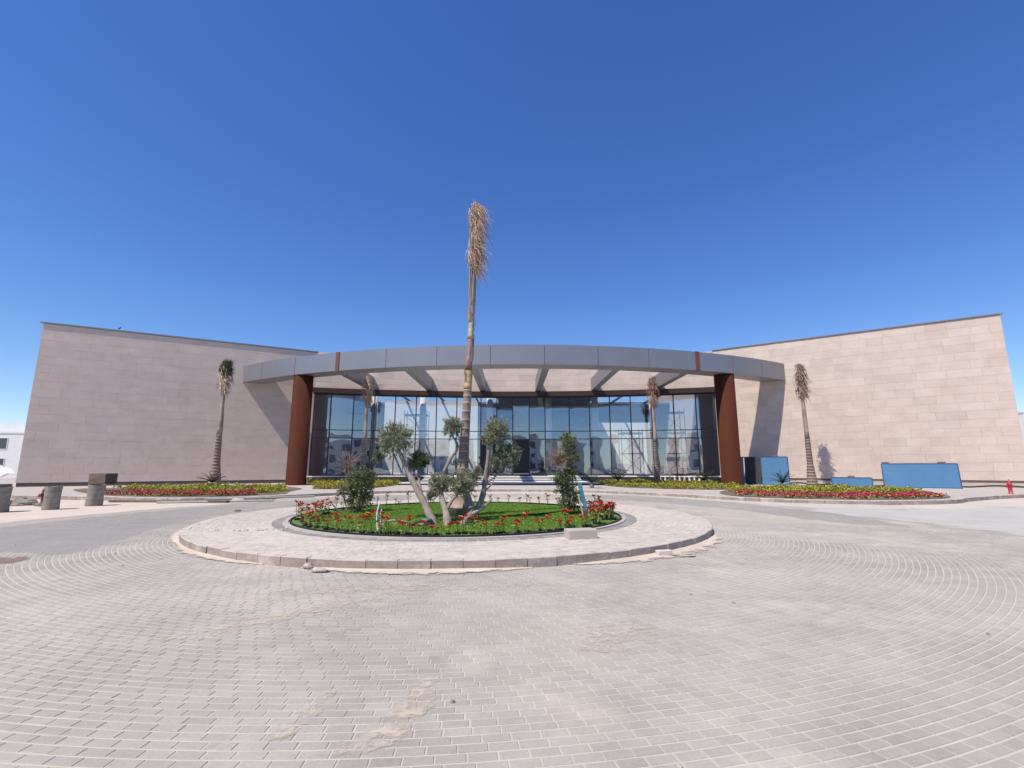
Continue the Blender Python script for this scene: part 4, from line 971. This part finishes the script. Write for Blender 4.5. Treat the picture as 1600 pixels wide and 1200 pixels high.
# planks and pipes along the left kerb
for i, (p, q_, m, lab) in enumerate([((-17.4, 21.1, .05), (-12.2, 20.9, .05), 'wood', 'long dark plank lying nearest the left kerb'), ((-14.8, 20.3, .04), (-10.6, 21.6, .04), 'pipe_grey', 'thin grey pipe lying in the road before the kerb'), ((-13.2, 20.9, .12), (-9.6, 23.6, .1), 'pipe_grey', 'grey pipe lying along the bend of the left kerb')]):
    p, q_ = Vector(p), Vector(q_); d = (q_-p).normalized(); n_ = Vector((-d.y, d.x, 0)); b = MB()
    if m == 'wood': b.obox((p+q_)/2, d*(q_-p).length/2, n_*.12, (0, 0, .035))
    else: b.tube([p, p.lerp(q_, .5), q_], .05, 10)
    b.build('plank' if m == 'wood' else 'pipe', m, origin=p, label=lab, cat='plank' if m == 'wood' else 'pipe')

# blue film covered panels by the right wall
def panel(c, d, w_, h, lean, label, split=None, extra=None):
    """a leaning framed sheet: c = middle of the foot, d = along its width"""
    d = Vector(d).normalized(); back = Vector((-d.y, d.x, 0)); back = back if back.y > 0 else -back
    up = (Vector((0, 0, 1))+back*lean).normalized(); c = Vector(c); nn = d.cross(up).normalized()
    nn = nn if nn.y < 0 else -nn
    t = empty('covered_panel', c, label, 'panel')
    for x0, x1, m in (split or [(-w_/2, w_/2, 'blue_film')]):
        q = MB(); q.obox(c+d*(x0+x1)/2+up*h/2, d*((x1-x0)/2-.02), up*(h/2-.03), nn*.02); q.build('sheet', m, t)
    for sgn in (-1, 1):
        q = MB(); q.obox(c+d*sgn*(w_/2-.015)+up*h/2-nn*.005, d*.03, up*h/2, nn*.04); q.build('frame', 'blue_frame', t)
    for z in (0, h):
        q = MB(); q.obox(c+up*z-nn*.005, d*(w_/2-.05), up*.03, nn*.036); q.build('frame', 'blue_frame', t)
    for x in (extra or ()):
        q = MB(); q.obox(c+d*x+up*(h+.08)-nn*.1, d*.2, up*.06, nn*.08); q.build('batten', 'wood', t)
        q = MB(); q.obox(c+d*x+up*h*.5-nn*.42, d*.05, (up-back*.34).normalized()*h*.5, nn*.05); q.build('prop', 'wood', t)
dr = -D_R
panel((19.25, 37.0, .14), dr, 3.5, 2.1, .12, 'tall pair of blue covered panels with a black gap beside the rust column', [(-1.75, -1.30, 'blue_film'), (-1.26, -.12, 'dark_gap'), (-.08, 1.75, 'blue_film')], (.9,))
panel((23.2, 33.0, .14), dr, 2.3, .62, .1, 'low narrow blue covered panel between the palm and the large sheet', None, (.0,))
panel((26.75, 31.6, .14), dr, 3.9, 1.58, .2, 'large leaning blue covered sheet by the sunlit wall', None, (-1.7, 1.2))
q = MB(); q.tube(catmull([(20.5, 36.9, .17), (21.5, 36.4, .3), (22.8, 35.9, .18), (24, 34.9, .28), (25.6, 33.9, .17), (28, 32.6, .32), (29.6, 31.6, .2), (31, 30.8, .3), (33, 29.8, .17)], 8), .05, 7); q.build('cable', 'plastic_black', origin=(26, 33, .14), label='sagging black cable along the foot of the sunlit wall', cat='cable')
# bird on the roof edge
bp_ = A_L+D_L*4.3
t = empty('bird', (bp_.x, bp_.y, HT+.02), 'dark bird perched on the edge of the shaded roof', 'bird')
q = MB(); q.tube([bp_+Vector((x, 0, HT+z)) for x, z in ((-.26, .10), (-.16, .14), (-.06, .18), (.04, .24), (.10, .31), (.13, .35), (.17, .37), (.20, .37), (.25, .36))], [.01, .03, .075, .085, .06, .045, .045, .03, .006], 10); q.build('body', 'feather', t, smooth=True)
q = MB()
for s in (-.03, .03): q.tube([bp_+Vector((.0, s, HT+.16)), bp_+Vector((.01, s, HT+.015))], .008, 5)
q.build('legs', 'feather', t); t.scale = (.62,)*3

# scaffold towers inside the hall
def scaffold(x, y, w_, dp, h, label):
    t = empty('scaffold_tower', (x, y, .7), label, 'scaffold', 'scaffold towers inside the glass hall')
    for dx in (0, w_):
        for dy in (0, dp): q = MB(); q.tube([(x+dx, y+dy, .7), (x+dx, y+dy, .7+h)], .035, 6); q.build('standard', 'steel', t)
    nlev = int(h/1.9)
    for k in range(nlev+1):
        z = .8+k*1.9
        q = MB()
        for a_, c_ in (((0, 0), (w_, 0)), ((0, dp), (w_, dp)), ((0, 0), (0, dp)), ((w_, 0), (w_, dp))): q.tube([(x+a_[0], y+a_[1], z), (x+c_[0], y+c_[1], z)], .03, 5)
        q.build('ledger', 'steel', t)
        if k < nlev: q = MB(); q.tube([(x, y, z), (x+w_, y, z+1.9)], .025, 5); q.tube([(x+w_, y, z), (x, y, z+1.9)], .025, 5); q.build('brace', 'steel', t)
        if k == nlev: q = MB(); q.box(x+.05, y+.05, z+.04, x+w_-.05, y+dp-.05, z+.09); q.build('deck', 'wood', t)
scaffold(-10.6, 46.6, 2.2, 1.2, 6.3, 'steel scaffold tower before the white inner wall')
scaffold(-15.4, 44.4, 1.8, 1.2, 6.2, 'steel scaffold tower behind the leftmost glass panes')
scaffold(14.2, 44.4, 2.0, 1.2, 6.2, 'steel scaffold tower behind the rightmost glass panes')
scaffold(10.4, 45.2, 2.0, 1.2, 4.4, 'lower steel scaffold tower behind the right glass panes')

# ------------------------------------------------------------------ houses round the site
def house(x, y, w_, dp, h, rz, label, win=(3, 2), tower=False, m='house_white'):
    t = empty('house', (x, y, 0), label, 'house')
    c, s_ = math.cos(rz), math.sin(rz); ux, uy = Vector((c, s_, 0)), Vector((-s_, c, 0)); P = Vector((x, y, 0))
    q = MB(); q.obox(P+Vector((0, 0, h/2)), ux*w_/2, uy*dp/2, (0, 0, h/2)); q.build('wall', m, t)
    q = MB(); q.obox(P+Vector((0, 0, h+.16)), ux*(w_/2+.12), uy*(dp/2+.12), (0, 0, .155)); q.build('parapet', m, t)
    if tower: q = MB(); q.obox(P+ux*w_*.15+Vector((0, 0, h+1.3)), ux*w_*.25, uy*dp*.25, (0, 0, 1.0)); q.build('roof_room', m, t)
    for fs, ax_, hw, hd in ((uy, ux, w_, dp), (-uy, ux, w_, dp), (ux, uy, dp, w_), (-ux, uy, dp, w_)):
        for i in range(win[0]):
            for j in range(win[1]):
                cx_ = (i+.5)/win[0]*hw-hw/2; cz = (j+.5)/win[1]*h
                ww, wh = hw/win[0]*.2, h/win[1]*.26; ctr = P+fs*(hd/2)+ax_*cx_+Vector((0, 0, cz))
                q = MB(); q.obox(ctr+fs*.03, ax_*(ww+.12), fs*.05, (0, 0, wh+.12)); o = q.build('window', m, t)
                q = MB(); q.obox(ctr+fs*.07, ax_*ww, fs*.025, (0, 0, wh)); q.build('pane', 'window_dark', o)
    return t
house(-99, 96, 18, 14, 7.6, .15, 'white flat roofed house beyond the left end of the pavilion', (4, 2), True)
house(-122, 118, 20, 16, 9.0, .1, 'grey white house farther behind at the left edge', (4, 3), False, 'house_grey')
house(93, 84, 12, 12, 10.4, -.2, 'white house with louvred top beyond the right wall', (3, 3), False)
# behind the photographer: the villas and street that the glass mirrors
VB = [(-44, -34, 15, 12, 9.0, .1, True, 'white villa with roof room, left of the street behind the camera'), (-25, -40, 14, 12, 10.5, -.08, False, 'wide white villa down the street behind the camera'), (-7, -46, 13, 12, 8.6, .05, False, 'farthest white villa behind the camera'),
      (11, -42, 14, 11, 10.0, -.12, True, 'white villa with roof room, right of the street behind the camera'), (29, -38, 13, 12, 9.2, .2, False, 'second white villa from the right behind the camera'), (47, -32, 13, 12, 10.5, .1, False, 'outermost white villa on the right behind the camera'), (-63, -28, 14, 12, 10, -.25, False, 'outermost white villa on the left behind the camera')]
for x, y, w_, dp, h, rz, tw, lab in VB: house(x, y, w_, dp, h, rz, lab, (4, 3), tw)
# low hills at the horizon
q = MB(); pts = []
for i in range(61):
    x = -420+i*7; pts.append((x, 520+60*math.sin(i*.3), 14+6*math.sin(i*.5)+5*math.sin(i*1.3)))
for i, (x, y, h) in enumerate(pts): q.v += [(x-60, y, -2), (x-60, y+25, h if x < -260 else h*max(.1, (-200-x)/60) if x < -200 else .5), (x-60, y+90, -2)]
for i in range(60):
    for j in range(2): k = i*3+j; q.f.append((k, k+3, k+4, k+1)); q.t.append(0)
q.build('hill', 'hill', smooth=True, kind='structure')
